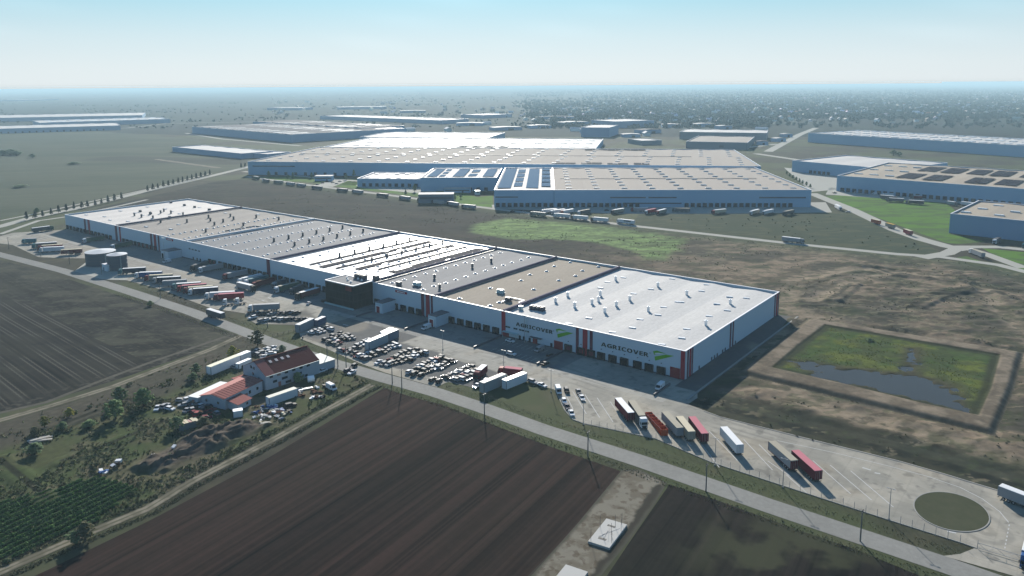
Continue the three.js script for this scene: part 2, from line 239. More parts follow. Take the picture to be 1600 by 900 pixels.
// the gravel strip in the foreground
{
  const poly = GP([[972, 734], [1000, 734], [1042, 755], [1022, 790], [985, 842], [935, 905], [920, 960], [790, 960], [830, 900], [905, 815]]), ditch = GP([[1030, 762], [985, 835], [940, 893], [915, 940]]);
  struct(painted('gravel_strip', poly, 0.07, 0.12, (x, z) => { const n = fbm(x / 3, z / 3, 5), d = lineDist(x, z, ditch); let c = mix3([0.17, 0.15, 0.115], [0.235, 0.215, 0.175], sm(0.38, 0.62, n)); c = mix3(c, [0.10, 0.075, 0.05], sm(0.56, 0.7, fbm(x / 1.6 + 40, z / 1.6, 4)) * 0.6); c = mix3(c, [0.05, 0.045, 0.035], sm(2.6, 1.2, d + (n - 0.5) * 2)); return mix3(c, [0.09, 0.085, 0.065], sm(1.6, 0.2, polyDist(x, z, poly) + n - 0.5)); }, 1), 'tan gravel strip between two dark fields');
}
// ---------------------------------------------------------------- uneven ground: height fields
function heightSheet(name, poly, cell, px, h, color, hole) {
  const [x0, z0, x1, z1] = bounds(poly), nx = Math.ceil((x1 - x0) / cell), nz = Math.ceil((z1 - z0) / cell), pos = [], uv = [], idx = [], id = new Int32Array((nx + 1) * (nz + 1)).fill(-1); let n = 0;
  const at = (i, j) => { const k = j * (nx + 1) + i; if (id[k] < 0) { const x = x0 + i * cell, z = z0 + j * cell; id[k] = n++; pos.push(x, Math.max(0.06, h(x, z)), z); uv.push((x - x0) / (x1 - x0), (z - z0) / (z1 - z0)); } return id[k]; };
  for (let j = 0; j < nz; j++) for (let i = 0; i < nx; i++) if (inPoly(poly, x0 + (i + 0.5) * cell, z0 + (j + 0.5) * cell) && !(hole && inPoly(hole, x0 + (i + 0.5) * cell, z0 + (j + 0.5) * cell))) { const a = at(i, j), b = at(i + 1, j), c = at(i, j + 1), d = at(i + 1, j + 1); idx.push(a, c, b, b, c, d); }
  const g = new THREE.BufferGeometry(); g.setAttribute('position', new THREE.Float32BufferAttribute(pos, 3)); g.setAttribute('uv', new THREE.Float32BufferAttribute(uv, 2)); g.setIndex(idx); g.computeVertexNormals();
  const w = Math.min(2048, Math.round((x1 - x0) / px)), hh = Math.min(2048, Math.round((z1 - z0) / px));
  return struct(mesh(name, g, mat(1, 1, 1, 1, { map: pixelTex(w, hh, (u, v) => ((c) => [c[0] * GK, c[1] * GK, c[2] * GK])(color(x0 + u * (x1 - x0), z0 + v * (z1 - z0)))) })));
}
const roughPoly = [...trackB.map(([x, z]) => [x + 1.2, z + 2.6]), ...trackA.slice().reverse().map(([x, z]) => [x - 1.2, z - 2.4]), ...GP([[560, 590], [500, 572], [440, 551], [405, 535]])];
const heapPoly = GP([[212, 742], [190, 736], [225, 716], [280, 685], [330, 664], [395, 655], [440, 662], [380, 690], [330, 712], [260, 742]]), cropPoly = GP([[-60, 800], [70, 770], [150, 745], [215, 765], [150, 815], [60, 855], [-60, 905]]), yardPoly = GP([[262, 640], [300, 610], [350, 590], [420, 545], [520, 570], [545, 595], [470, 640], [380, 660]]);
const furrowB = dirOf(trackB[5], trackB[0]), ditchL = [GP([[100, 722], [160, 700], [258, 660]]), GP([[60, 680], [150, 645]]), GP([[0, 720], [72, 780]])];
const roughH = (x, z) => {
  const hd = inPoly(heapPoly, x, z) ? sm(0, 5, polyDist(x, z, heapPoly)) : 0;
  let h = 0.08 + 0.25 * fbm(x / 6, z / 6, 3);
  if (hd) { const s = x * furrowB[0] + z * furrowB[1], t = -x * furrowB[1] + z * furrowB[0], r = 1 - Math.abs(2 * fbm(s / 9 + 3, t / 4.2, 3) - 1); h += hd * (2.4 * r * r * r + 0.8 * fbm(x / 2.2, z / 2.2, 3)); }
  for (const l of ditchL) h += 0.5 * sm(3, 1, Math.abs(lineDist(x, z, l) - 1.6));
  return h * sm(0, 3, polyDist(x, z, roughPoly));
};
heightSheet('rough_ground', roughPoly, 0.75, 0.16, roughH, (x, z) => {
  const n = fbm(x / 9, z / 9, 5), f = fbm(x / 1.3, z / 1.3, 3), t = -x * furrowB[1] + z * furrowB[0], s = x * furrowB[0] + z * furrowB[1], d2 = lineDist(x, z, trackB);
  let c = mix3([0.075, 0.085, 0.038], [0.125, 0.112, 0.07], sm(0.35, 0.62, n)); c = mix3(c, [0.055, 0.08, 0.028], sm(0.5, 0.7, fbm(x / 14 + 5, z / 14, 4)) * 0.8);
  const plough = sm(30, 22, d2 + 6 * (n - 0.5)); c = mix3(c, mix3([0.056, 0.05, 0.042], [0.085, 0.075, 0.058], vn(t / 1.1, s / 40)), plough * 0.85);
  if (inPoly(yardPoly, x, z)) c = mix3(c, [0.105, 0.093, 0.068], sm(0.38, 0.6, fbm(x / 5 + 11, z / 5, 4)) * 0.7 * sm(0, 4, polyDist(x, z, yardPoly)));
  if (inPoly(heapPoly, x, z)) c = mix3(c, mix3([0.065, 0.053, 0.045], [0.15, 0.122, 0.098], f), sm(0, 5, polyDist(x, z, heapPoly)));
  if (inPoly(cropPoly, x, z)) c = mix3(c, [0.04, 0.06, 0.02], 0.8);
  for (const l of ditchL) c = mix3(c, [0.018, 0.02, 0.012], sm(1.5, 0.6, lineDist(x, z, l)) * 0.9);
  const k = 0.7 + 0.6 * f; return [c[0] * k, c[1] * k, c[2] * k];
}).userData.label = 'rough weedy ground with earth heaps round the red roofed house';

// turned earth of the building plot round the basin
const eastPoly = GP([[1228, 500], [1235, 470], [1262, 432], [1330, 413], [1480, 418], [1640, 452], [1640, 760], [1560, 735], [1400, 690], [1250, 655], [1140, 616], [1170, 580]]);
function eastH(x, z) { const r = 1 - Math.abs(2 * fbm(x / 17 + 3, z / 11, 4) - 1), e = sm(0, 6, polyDist(x, z, eastPoly)) * sm(0, 5, polyDist(x, z, bankOut)); let h = 0.08 + (1.0 * r * r * r + 0.4 * fbm(x / 3, z / 3, 3)) * e; for (const l of darkLines) { const d = lineDist(x, z, l); h += 0.9 * e * sm(4.5, 1.5, Math.abs(d - 2.6)); } for (const l of dirtTracks) h *= 0.35 + 0.65 * sm(2, 7, lineDist(x, z, l)); return h; }
// the embanked basin at the right
const basin = GP([[1287, 509], [1420, 532], [1566, 557], [1552, 610], [1532, 655], [1440, 635], [1320, 605], [1202, 578], [1240, 545]]), bankOut = GP([[1262, 498], [1600, 552], [1585, 610], [1556, 682], [1150, 583]]);
const pond = GP([[1228, 566], [1250, 566], [1330, 577], [1410, 585], [1416, 546], [1436, 546], [1434, 588], [1490, 604], [1506, 625], [1522, 652], [1450, 634], [1340, 606], [1280, 592]]);
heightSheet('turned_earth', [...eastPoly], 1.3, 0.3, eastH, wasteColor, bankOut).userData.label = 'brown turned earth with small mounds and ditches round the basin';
const pondIn = (x, z) => (inPoly(pond, x, z) ? 1 : -1) * polyDist(x, z, pond);
heightSheet('basin_ground', bankOut, 0.8, 0.22, (x, z) => {
  const inside = inPoly(basin, x, z), d = polyDist(x, z, basin) * (inside ? -1 : 1), n = fbm(x / 5, z / 5, 4), o = polyDist(x, z, bankOut);
  let h = 1.3 * sm(-3.6, 0, d); if (inside) h = Math.max(h, 0.74 + 0.45 * (n - 0.5) - 0.5 * sm(-1, 3.5, pondIn(x, z) + 13 * (fbm(x / 5 + 7, z / 3.4, 4) - 0.52))); else h = 1.3 + 0.3 * (n - 0.5);
  return h * (inside ? 1 : sm(0, 3.2, o));
}, (x, z) => {
  const inside = inPoly(basin, x, z), d = polyDist(x, z, basin) * (inside ? -1 : 1), n = fbm(x / 8, z / 8, 5), f = fbm(x / 1.6, z / 1.6, 3);
  let c = mix3([0.24, 0.195, 0.145], [0.15, 0.122, 0.09], sm(0.4, 0.62, n)); if (!inside) c = mix3(c, [0.07, 0.066, 0.045], sm(3.5, 1, polyDist(x, z, bankOut)) * 0.7);
  if (inside) { let g = mix3([0.055, 0.092, 0.022], [0.115, 0.14, 0.026], sm(0.42, 0.62, fbm(x / 13 + 4, z / 7, 4))); g = mix3(g, [0.055, 0.07, 0.026], sm(0.44, 0.6, fbm(x / 5 + 40, z / 4, 5)) * 0.75); g = mix3(g, [0.06, 0.052, 0.035], sm(-6, 3, pondIn(x, z)) * 0.9); c = mix3(c, g, sm(-0.2, -2, d)); c = mix3(c, [0.03, 0.034, 0.018], sm(-5.5, -3, d) * sm(-0.2, -1.2, d) * 0.85); }  // last mix: dark grass tone on the inner bank, its shade painted in
  const k = 0.68 + 0.64 * f; return [c[0] * k, c[1] * k, c[2] * k];
}).userData.label = 'embanked basin with green growth beside the long warehouse';
{
  const m = new THREE.MeshPhysicalMaterial({ roughness: 0.2, metalness: 0 }); m.color.setRGB(0.032, 0.03, 0.03); m.specularIntensity = 0.22;
  struct(mesh('pond_water', sheetGeo(basin, 0.46, (x, z) => [x / 9, z / 9]), m), 'shallow slate blue water standing in the basin');
}
// ---------------------------------------------------------------- the yard round the long warehouse
const yardP = [...GP([[-30, 377], [20, 364], [102, 359]]), B(573, 2), B(0, 2), B(0, 113), B(-9.2, 114), B(-9.2, -8), ...GP([[1090, 622], [1075, 632], [1125, 651], [1250, 682], [1405, 720], [1475, 740], [1580, 772], [1680, 800], [1680, 935], [1600, 905], [1474, 869], [1500, 866], [1525, 856], [1500, 847], [1389, 812], [1250, 767], [1112, 722], [1025, 685], [912, 661], [895, 655], [882, 640], [870, 614], [866, 609], [845, 603], [815, 594], [786, 599], [760, 603], [740, 606], [700, 597], [682, 605], [645, 595], [600, 582], [560, 567], [512, 546], [470, 530], [468, 521], [478, 512], [455, 508], [400, 506], [386, 498], [383, 490], [330, 482], [300, 471], [250, 452], [190, 436], [165, 426], [120, 424], [140, 404], [100, 403.5], [60, 402], [20, 383]])];
{
  const pits = GP([[560, 500], [640, 520], [716, 540], [560, 575]]);
  const island = [G(1485, 799)], drive = GP([[640, 560], [720, 535], [790, 550], [870, 580], [1000, 625], [1100, 660], [1250, 705], [1400, 745], [1500, 790], [1540, 830]]), drive2 = GP([[60, 370], [200, 410], [330, 450], [450, 490], [560, 520], [640, 545]]);
  const lotRows = [G(480, 525), G(560, 560), G(700, 590)];
  const asphaltMid = GP([[470, 526], [500, 510], [560, 493], [612, 507], [668, 521], [626, 536], [685, 551], [712, 563], [750, 573], [795, 588], [770, 601], [738, 606], [700, 596], [668, 588], [600, 571], [560, 558]]), darkPark = GP([[745, 545], [790, 522], [900, 552], [862, 580]]), slab = GP([[632, 536], [668, 522], [772, 548], [905, 583], [870, 606], [800, 588], [750, 571], [690, 551]]), gravelLot = GP([[384, 486], [480, 486], [505, 505], [470, 512], [386, 500]]), brown = GP([[40, 366], [250, 392], [420, 470], [300, 470], [150, 420], [40, 385]]);
  painted('yard', yardP, 0.10, 0.33, (x, z) => {
    const [u, v] = toUV(x, z), n = fbm(x / 11, z / 11, 5), f = fbm(x / 1.6, z / 1.6, 4), big = fbm(x / 38 + 5, z / 38, 3);
    let c = mix3([0.42, 0.395, 0.34], [0.325, 0.31, 0.272], sm(0.35, 0.65, n));
    const soft = 5 * (f - 0.5), ip = (p, w = 1.5) => sm(-w, w, (inPoly(p, x, z) ? 1 : -1) * polyDist(x, z, p) + soft * 0.3);
    c = mix3(c, [0.36, 0.335, 0.30], ip(brown, 6) * 0.8); c = mix3(c, [0.135, 0.135, 0.135], ip(asphaltMid, 0.8)); c = mix3(c, [0.40, 0.385, 0.345], ip(slab, 0.8) * 0.8); c = mix3(c, [0.075, 0.075, 0.078], ip(darkPark)); c = mix3(c, [0.15, 0.145, 0.13], ip(gravelLot, 2));
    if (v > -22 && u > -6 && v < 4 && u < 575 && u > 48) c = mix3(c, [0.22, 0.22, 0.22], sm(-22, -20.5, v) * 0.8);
    if (v < -21.5 && v > -25.5 && u < 590 && u > -3) c = mix3(c, [0.44, 0.43, 0.40], 0.55);
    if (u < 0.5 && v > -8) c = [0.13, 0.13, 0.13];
    // slab joints, tyre marks, oil
    const ju = Math.abs(((u % 6) + 6) % 6 - 3), jv = Math.abs(((v % 6) + 6) % 6 - 3); c = mix3(c, [0.16, 0.155, 0.14], (ju > 2.86 || jv > 2.86 ? 0.22 : 0));
    const d = Math.min(lineDist(x, z, drive), lineDist(x, z, drive2) + 2), lane = Math.abs(d % 4.2 - 1.6); c = mix3(c, [0.15, 0.148, 0.14], sm(1.1, 0.1, lane + 1.2 * (n - 0.5)) * sm(16, 2, d) * 0.42 * sm(0.3, 0.6, big));
    c = mix3(c, [0.12, 0.115, 0.105], sm(0.63, 0.76, fbm(x / 3.3 + 40, z / 3.3, 4)) * 0.45); c = mix3(c, [0.42, 0.36, 0.27], sm(0.55, 0.75, fbm(x / 16 + 80, z / 16, 3)) * 0.35);
    const k = 0.88 + 0.24 * f; return [c[0] * k, c[1] * k, c[2] * k];
  }, 0.9).userData.label = 'pale concrete lorry yard in front of the long warehouse';
  // turning island
  const isl = []; const [cx, cz] = G(1486, 799), [ex, ez] = G(1542, 818), [fx, fz] = G(1475, 774); const A = [ex - cx, ez - cz], Bv = [fx - cx, fz - cz], al = Math.hypot(...A), bl = Math.hypot(...Bv), ad = [A[0] / al, A[1] / al];
  const rad = (al + Math.hypot(...[G(1430, 782)[0] - cx, G(1430, 782)[1] - cz])) / 2, rb = (Math.hypot(G(1505, 774)[0] - cx, G(1505, 774)[1] - cz) + Math.hypot(G(1470, 822)[0] - cx, G(1470, 822)[1] - cz)) / 2;
  const ring = (k, off) => Array.from({ length: 48 }, (_, i) => { const a = i / 48 * 2 * Math.PI, p = Math.cos(a) * (rad + off), q = Math.sin(a) * (rb + off); return [cx + ad[0] * p - ad[1] * q, cz + ad[1] * p + ad[0] * q]; });
  const kerbShape = new THREE.Shape(ring(1, 0.35).map(([x, z]) => new THREE.Vector2(x, -z))); kerbShape.holes.push(new THREE.Path(ring(1, 0).map(([x, z]) => new THREE.Vector2(x, -z))));
  struct(mesh('kerb', new THREE.ExtrudeGeometry(kerbShape, { depth: 0.17, bevelEnabled: false }).rotateX(-Math.PI / 2).translate(0, 0.06, 0), M.kerb), 'pale kerb ring of the oval turning island');
  struct(painted('turning_island', ring(1, -0.02), 0.2, 0.2, (x, z) => mix3([0.06, 0.068, 0.038], [0.09, 0.092, 0.055], fbm(x / 2, z / 2, 4)), 1), 'dark oval grass island in the turning circle');
}
// kerbs along the yard edges
const kerbLine = (pts, label, w = 0.3, h = 0.2) => { const parts = []; for (let i = 1; i < pts.length; i++) { const a = pts[i - 1], b = pts[i], l = Math.hypot(b[0] - a[0], b[1] - a[1]); parts.push(box(l + 0.05, h, w, 0, h / 2 + 0.03, 0).rotateY(turnOf(dirOf(a, b))).translate((a[0] + b[0]) / 2, 0, (a[1] + b[1]) / 2)); } return struct(mesh('kerb', merge(parts), M.kerb), label); };
kerbLine([B(-9.4, 115), B(-9.4, -18)], 'pale kerb along the strip beside the warehouse end wall', 0.9, 0.35);
kerbLine(GP([[1100, 643], [1125, 652], [1250, 683.5], [1405, 721.5], [1475, 741.5], [1580, 773.5]]), 'pale kerb along the far edge of the trailer park');
kerbLine(GP([[1525, 857], [1500, 848], [1389, 813], [1250, 768], [1112, 723], [1025, 686], [912, 662], [895, 656], [882, 641], [870, 615]]), 'pale kerb along the near edge of the trailer park');
// painted lines
{
  const lines = [[[877.5, 604], [895.5, 640]], [[895, 612], [916, 647]], [[914, 617], [937, 653]], [[933, 622], [958, 660]], [[953.5, 628], [980, 668]], [[973, 636], [992, 664]], [[1020, 652], [1049, 688]], [[1063, 676], [1080, 698]], [[1096, 695], [1124, 731]], [[1108, 674], [1152, 720]], [[1162, 687], [1207, 735]], [[1186, 695], [1236, 745]], [[1200, 721], [1234, 744]], [[1228, 742], [1262, 772]], [[1270, 720], [1329, 772]], [[1297, 727], [1362, 782]], [[1329, 736], [1396, 793]]];
  const geos = lines.map(([a, b]) => sheetGeo(strip([G(...a), G(...b)], 0.32), 0.125, (x, z) => [x, z]));
  struct(mesh('bay_marking', merge(geos), M.line), 'white slanted bay lines painted on the trailer park');
  const curve = GP([[1215, 689], [1300, 707], [1390, 729], [1450, 745], [1500, 762], [1535, 780], [1562, 800], [1576, 817]]), dash = [];
  for (let i = 0; i < 7; i++) { const y = 820 + i * 5.8; dash.push(sheetGeo(strip([G(1577 - i * 1.1, y), G(1576.5 - i * 1.1, y + 2.8)], 0.3), 0.125, (x, z) => [x, z])); }
  const arrows = []; for (const [x, y, dx, dy] of [[1354, 733, 13, 4], [1371, 740, 9, 1.5], [1508, 778, 10, 4], [1487, 832, 14, 3], [411, 470, 4, 2], [421, 466, 4, 2], [540, 508, 8, 2]]) arrows.push(sheetGeo(strip([G(x - dx / 2, y - dy / 2), G(x + dx / 2, y + dy / 2)], 0.7), 0.126, (a, b) => [a, b]));
  struct(mesh('lane_marking', merge([sheetGeo(strip(curve, 0.28), 0.125, (x, z) => [x, z]), ...dash, ...arrows]), M.line), 'white lane line and dashes curving round the turning circle');
  const pk = []; for (let i = 0; i < 9; i++) pk.push(sheetGeo(strip([B(88 - i * 2.8, -4), B(88 - i * 2.8, -9)], 0.15), 0.127, (a, b) => [a, b]), sheetGeo(strip([B(86 - i * 2.8, -15), B(86 - i * 2.8, -20)], 0.15), 0.127, (a, b) => [a, b]));
  struct(mesh('bay_marking', merge(pk), M.line), 'white car bay lines on the dark car park by the offices');
}

// ---------------------------------------------------------------- the long warehouse
const K = {
  wall: mat(0.43, 0.51, 0.575, 0.6), wallDark: mat(0.006, 0.008, 0.011, 0.6, { specularIntensity: 0.2 }), red: mat(0.27, 0.006, 0.022, 0.6), maroon: mat(0.09, 0.008, 0.03, 0.6), trim: mat(0.62, 0.61, 0.63, 0.5), cap: mat(0.11, 0.095, 0.135, 0.85), shelter: mat(0.012, 0.014, 0.018, 0.85), door: mat(0.02, 0.016, 0.018, 0.8), redDoor: mat(0.20, 0.006, 0.014, 0.6),
  glass: mat(0.012, 0.016, 0.024, 0.12), cubeGlass: mat(0.004, 0.008, 0.009, 0.6, { specularIntensity: 0.05 }), steel: mat(0.30, 0.43, 0.45, 0.45), darkSteel: mat(0.07, 0.07, 0.085, 0.5), panel: mat(0.012, 0.011, 0.024, 0.85, { specularIntensity: 0.06 }), dome: mat(0.5, 0.52, 0.55, 0.4), green: mat(0.10, 0.33, 0.003, 0.6), ink: mat(0.006, 0.018, 0.008, 0.7), white: mat(0.78, 0.78, 0.78, 0.45), lampSteel: mat(0.22, 0.23, 0.24, 0.5), pipe: mat(0.55, 0.55, 0.56, 0.35, { metalness: 0.6 }),
};
const roofTex = pixelTex(512, 512, (u, v) => { const n = fbm(u * 24, v * 24, 5), s = fbm(u * 60, v * 6, 4), seam = (u * 24) % 1 < 0.05 ? 0.92 : 1; const k = (0.86 + 0.2 * (n - 0.5) + 0.2 * (s - 0.5)) * seam; return [k, k, k]; });
const roofMat = (r, g, b, rough, spec = 0.25) => { const m = new THREE.MeshPhysicalMaterial({ roughness: rough, map: roofTex, specularIntensity: spec }); m.color.setRGB(r, g, b); return m; };
const R = { white: roofMat(0.47, 0.46, 0.45, 0.9), white1: roofMat(0.46, 0.43, 0.41, 0.7), shiny: roofMat(0.58, 0.58, 0.59, 0.4, 0.8), beige: roofMat(0.22, 0.20, 0.185, 0.9), grey: roofMat(0.10, 0.108, 0.128, 0.85, 0.3), sand: roofMat(0.25, 0.215, 0.175, 0.95), black: roofMat(0.08, 0.08, 0.08, 0.8) };
const font = await new FontLoader().loadAsync('fonts/droid/droid_sans_bold.typeface.json');
// raised letters, each its own part, running along +x on a wall that faces +z
function lettering(parent, text, x0, y0, width, capH, z, m, depth = 0.15, name = 'letter') {
  const shapes = [...text].map((ch) => { const s = font.generateShapes(ch, 1), pts = s.flatMap((q) => q.getPoints(6)); return { s, a: Math.min(...pts.map((p) => p.x)), b: Math.max(...pts.map((p) => p.x)) }; });
  const gap = 0.16, total = shapes.reduce((t, q) => t + q.b - q.a, 0) + gap * (text.length - 1), k = width / total, kh = capH / 0.98; let x = x0;
  for (const q of shapes) { mesh(name, new THREE.ExtrudeGeometry(q.s, { depth, bevelEnabled: false, curveSegments: 5 }).translate(-q.a, 0, 0).scale(k, kh, 1).translate(x, y0, z), m, parent); x += (q.b - q.a + gap) * k; }
}
const plate = (pts, z, d = 0.15) => new THREE.ExtrudeGeometry(new THREE.Shape(pts.map(([x, y]) => new THREE.Vector2(x, y))), { depth: d, bevelEnabled: false }).translate(0, 0, z);
const skylightGeo = memo('sk', () => merge([box(2.4, 0.35, 1.3, 0, 0.17, 0), new THREE.SphereGeometry(1, 8, 4, 0, 6.2832, 0, Math.PI / 2).scale(1.1, 0.55, 0.6).translate(0, 0.34, 0)]));
const lowLightGeo = memo('ll', () => merge([box(3.2, 0.3, 1.5, 0, 0.15, 0), profile([[-1.6, 0], [1.6, 0], [1.5, 0.35], [-1.5, 0.45]], 1.4, 0.05).translate(0, 0.3, 0)]));
const stackGeo = memo('st', () => merge([box(1.0, 2.4, 1.0, 0, 1.2, 0), box(1.5, 0.3, 1.5, 0, 2.55, 0), box(1.4, 0.2, 1.4, 0, 0.1, 0), cyl(0.25, 0.25, 0.5, 8, 0, 2.9, 0)]));
const ventBoxGeo = memo('vb', () => merge([box(2.1, 1.7, 1.5, 0, 0.95, 0), box(2.4, 0.2, 1.8, 0, 0.1, 0), box(1.0, 0.9, 0.9, 1.4, 0.7, 0)]));
const dockGeo = memo('dk', () => merge([box(0.55, 3.1, 0.7, -1.65, 1.65, 0.35), box(0.55, 3.1, 0.7, 1.65, 1.65, 0.35), box(3.85, 0.55, 0.7, 0, 3.3, 0.35), box(3.0, 0.9, 0.5, 0, 0.45, 0.25)]));
const leafGeo = memo('dl', () => { const a = [box(2.75, 2.1, 0.12, 0, 1.95, 0.07)]; for (let i = 0; i < 3; i++) a.push(box(2.7, 0.05, 0.05, 0, 1.35 + i * 0.6, 0.15)); return merge(a); });
function hvac(w, d, h) { const a = [box(w, 0.25, d, 0, 0.5, 0)]; for (const [x, z] of [[-1, -1], [1, -1], [-1, 1], [1, 1]]) a.push(box(0.2, 0.5, 0.2, x * w * 0.42, 0.25, z * d * 0.42)); const n = Math.max(2, Math.round(w / 2.2)); for (let i = 0; i < n; i++) { const x = (i + 0.5) / n * w - w / 2; a.push(box(w / n * 0.82, h, d * 0.8, x, 0.62 + h / 2, 0), cyl(0.7, 0.7, 0.3, 10, x, 0.75 + h, d * 0.18), cyl(0.7, 0.7, 0.3, 10, x, 0.75 + h, -d * 0.2)); } return merge(a); }
const HW = 12.4;
const wh = thing('long_warehouse', 'very long pale warehouse with red stripes and seven roof sections', 'warehouse', BC, -BT);
const bays = [[0, 94.7, R.white, 24, 0.5], [94.7, 140, R.sand, 0, 0], [140, 188.5, R.grey, 24, 0.3], [188.5, 281, R.shiny, 24, 0.25], [281, 380, R.grey, 24.5, 0.4], [380, 483, R.beige, 25, 0.35], [483, 573, R.white1, 24, 0.4]];
const roofY = HW - 0.55;
{
  mesh('wall', merge([box(573, HW - 0.004, 0.4, -286.5, HW / 2, -0.2), box(573, HW, 0.4, -286.5, HW / 2, -112.8), box(0.4, HW, 112.2, -0.2, HW / 2, -56.5), box(0.4, HW, 112.2, -572.8, HW / 2, -56.5)]), K.wall, wh);
  mesh('base_strip', merge([box(573.2, 0.5, 0.1, -286.5, 0.35, 0.06), box(0.1, 0.5, 112, 0.06, 0.35, -56.5)]), K.darkSteel, wh);
  mesh('roof_edge', merge([box(573.3, 0.18, 0.75, -286.5, HW + 0.09, -0.25), box(573.3, 0.18, 0.75, -286.5, HW + 0.09, -112.75), box(0.75, 0.18, 111.5, -0.25, HW + 0.09, -56.5), box(0.75, 0.18, 111.5, -572.75, HW + 0.09, -56.5)]), K.trim, wh);
  for (const [a, b, m, step, amp] of bays) {
    const pos = [], uv = [], xs = []; const n = step ? Math.max(2, Math.round((b - a) / (step / 2))) : 2; for (let i = 0; i <= n; i++) xs.push([a + (b - a) * i / n, roofY - 0.55 + (step ? (i % 2 ? amp : 0) : i === 1 ? 0.25 : 0)]);
    for (let i = 0; i < n; i++) { const [u0, y0] = xs[i], [u1, y1] = xs[i + 1]; for (let k = 0; k < 8; k++) { const z0 = -0.4 - 112.2 * k / 8, z1 = -0.4 - 112.2 * (k + 1) / 8, v = [[u0, y0, z0], [u1, y1, z1], [u1, y1, z0], [u0, y0, z0], [u0, y0, z1], [u1, y1, z1]]; for (const [u, y, z] of v) { pos.push(-u, y, z); uv.push(u / 24, z / 24); } } }
    const g = new THREE.BufferGeometry(); g.setAttribute('position', new THREE.Float32BufferAttribute(pos, 3)); g.setAttribute('uv', new THREE.Float32BufferAttribute(uv, 2)); g.computeVertexNormals();
    mesh('roof', g, m, wh);
  }
  for (const u of [94.7, 140, 188.5, 281, 380, 483]) mesh('fire_wall', merge([box(0.9, 1.5, 111.4, -u, HW - 0.1, -56.5)]), u === 380 ? K.trim : K.cap, wh);
}
const pillar = (u0, u1, m, y0 = 0.4) => mesh('stripe', box(u0 - u1, HW - y0 - 0.02, 0.22, -(u0 + u1) / 2, (HW + y0) / 2, 0.1), m, wh);
for (const [a, b, m] of [[537, 534.2, K.maroon], [530.5, 527, K.red], [483.6, 480.4, K.maroon], [477, 474.8, K.red], [429, 426.4, K.maroon], [424, 420.8, K.red], [418, 416.2, K.maroon], [284.4, 281.2, K.maroon], [188.2, 186.6, K.maroon], [149.2, 147.2, K.maroon], [145.8, 143.2, K.red], [142.2, 141, K.maroon], [95.4, 93.1, K.red], [52.8, 51.4, K.maroon], [49.2, 46.8, K.red], [45.5, 44.1, K.maroon], [1.9, 0.02, K.red]]) pillar(a, b, m);
for (const [v0, v1, m] of [[0.6, 1.3, K.trim], [1.9, 3.0, K.maroon], [4.0, 5.6, K.red], [6.5, 7.3, K.maroon], [47, 48.2, K.maroon], [50, 51.2, K.maroon], [106, 107, K.maroon], [108.5, 110.5, K.red], [111.5, 112.5, K.maroon]]) mesh('stripe', box(0.2, HW - 0.45, v1 - v0, 0.1, HW / 2 + 0.2, -(v0 + v1) / 2), m, wh);
// loading docks
const dockU = [44.7, 39.5, 33.8, 28, 21.6, 16.1, 10.5, 50, 56.8, 168.8, 162.6, 156.6, 151, 127.9, 121.9, 116.1, 110.5, 104.9, 99];
for (let u = 183; u > 175; u -= 6) dockU.push(u);
for (let i = 0; i < 9; i++) dockU.push(276.5 - i * 6.1);
for (let i = 0; i < 10; i++) dockU.push(337 - i * 5.6);
dockU.push(349.5, 344.5);
for (let i = 0; i < 9; i++) dockU.push(470.5 - i * 6);
for (let i = 0; i < 13; i++) dockU.push(569 - i * 6.4);
for (const u of dockU) { if (u > 187 && u < 226) continue; const red = [349.5, 344.5].includes(u) || (u > 425 && u < 447) || (u > 488 && u < 498); const d = mesh('dock_door', dockGeo, K.shelter, wh); d.position.set(-u, 0, 0); const l = mesh('door_leaf', leafGeo, red ? K.redDoor : u < 60 && u > 40 ? K.maroon : K.door, d); l.position.set(0, 0, 0.01); }
for (let i = 0; i < dockU.length; i++) if (dockU[i] < 60) mesh('wall_lamp', memo('wl', () => box(0.35, 0.25, 0.5, 0, 0, 0.25)), K.darkSteel, wh).position.set(-dockU[i], 5.1, 0);
// gates, windows, canopies near the right end
const gate = (u, w, h, y = 0) => { const g = mesh('gate', merge([box(w, h, 0.16, -u, y + h / 2, 0.1), ...Array.from({ length: 5 }, (_, i) => box(w, 0.06, 0.06, -u, y + (i + 0.7) * h / 5.6, 0.2))]), K.redDoor, wh); return g; };
gate(62.3, 4.8, 4); gate(4.3, 4.4, 4.6); gate(75.5, 2.6, 2.9); gate(92.5, 3, 2.6);
for (const [a, b] of [[93.1, 90.3], [88.2, 85.9], [84.9, 81.8], [81.2, 79]]) { const w = mesh('window', box(a - b, 0.75, 0.1, -(a + b) / 2, 5.15, 0.06), K.glass, wh); mesh('frame', merge([box(a - b + 0.2, 0.1, 0.18, -(a + b) / 2, 5.58, 0.09), box(a - b + 0.2, 0.1, 0.18, -(a + b) / 2, 4.72, 0.09), box(0.08, 0.76, 0.14, -(a + b) / 2, 5.15, 0.09)]), K.steel, w); }
for (const u of [84.4, 82, 78.6, 66.2]) mesh('door', box(1.2, 2.3, 0.14, -u, 1.15, 0.08), K.glass, wh);
mesh('canopy', merge([box(9, 0.25, 1.8, -89.5, 2.9, 0.9), box(0.12, 2.8, 0.12, -93.6, 1.4, 1.7), box(0.12, 2.8, 0.12, -85.6, 1.4, 1.7)]), K.steel, wh); mesh('canopy', box(6.6, 0.22, 1.6, -74.6, 3.3, 0.8), K.darkSteel, wh);
for (const u of [375, 371, 367, 363]) mesh('window', box(2.4, 0.8, 0.12, -u, 7.5 + (u - 369) * 0.01, 0.06), K.glass, wh);
for (const u of [362, 366, 371]) mesh('door', box(1.6, 2.2, 0.14, -u, 1.1, 0.08), K.glass, wh);
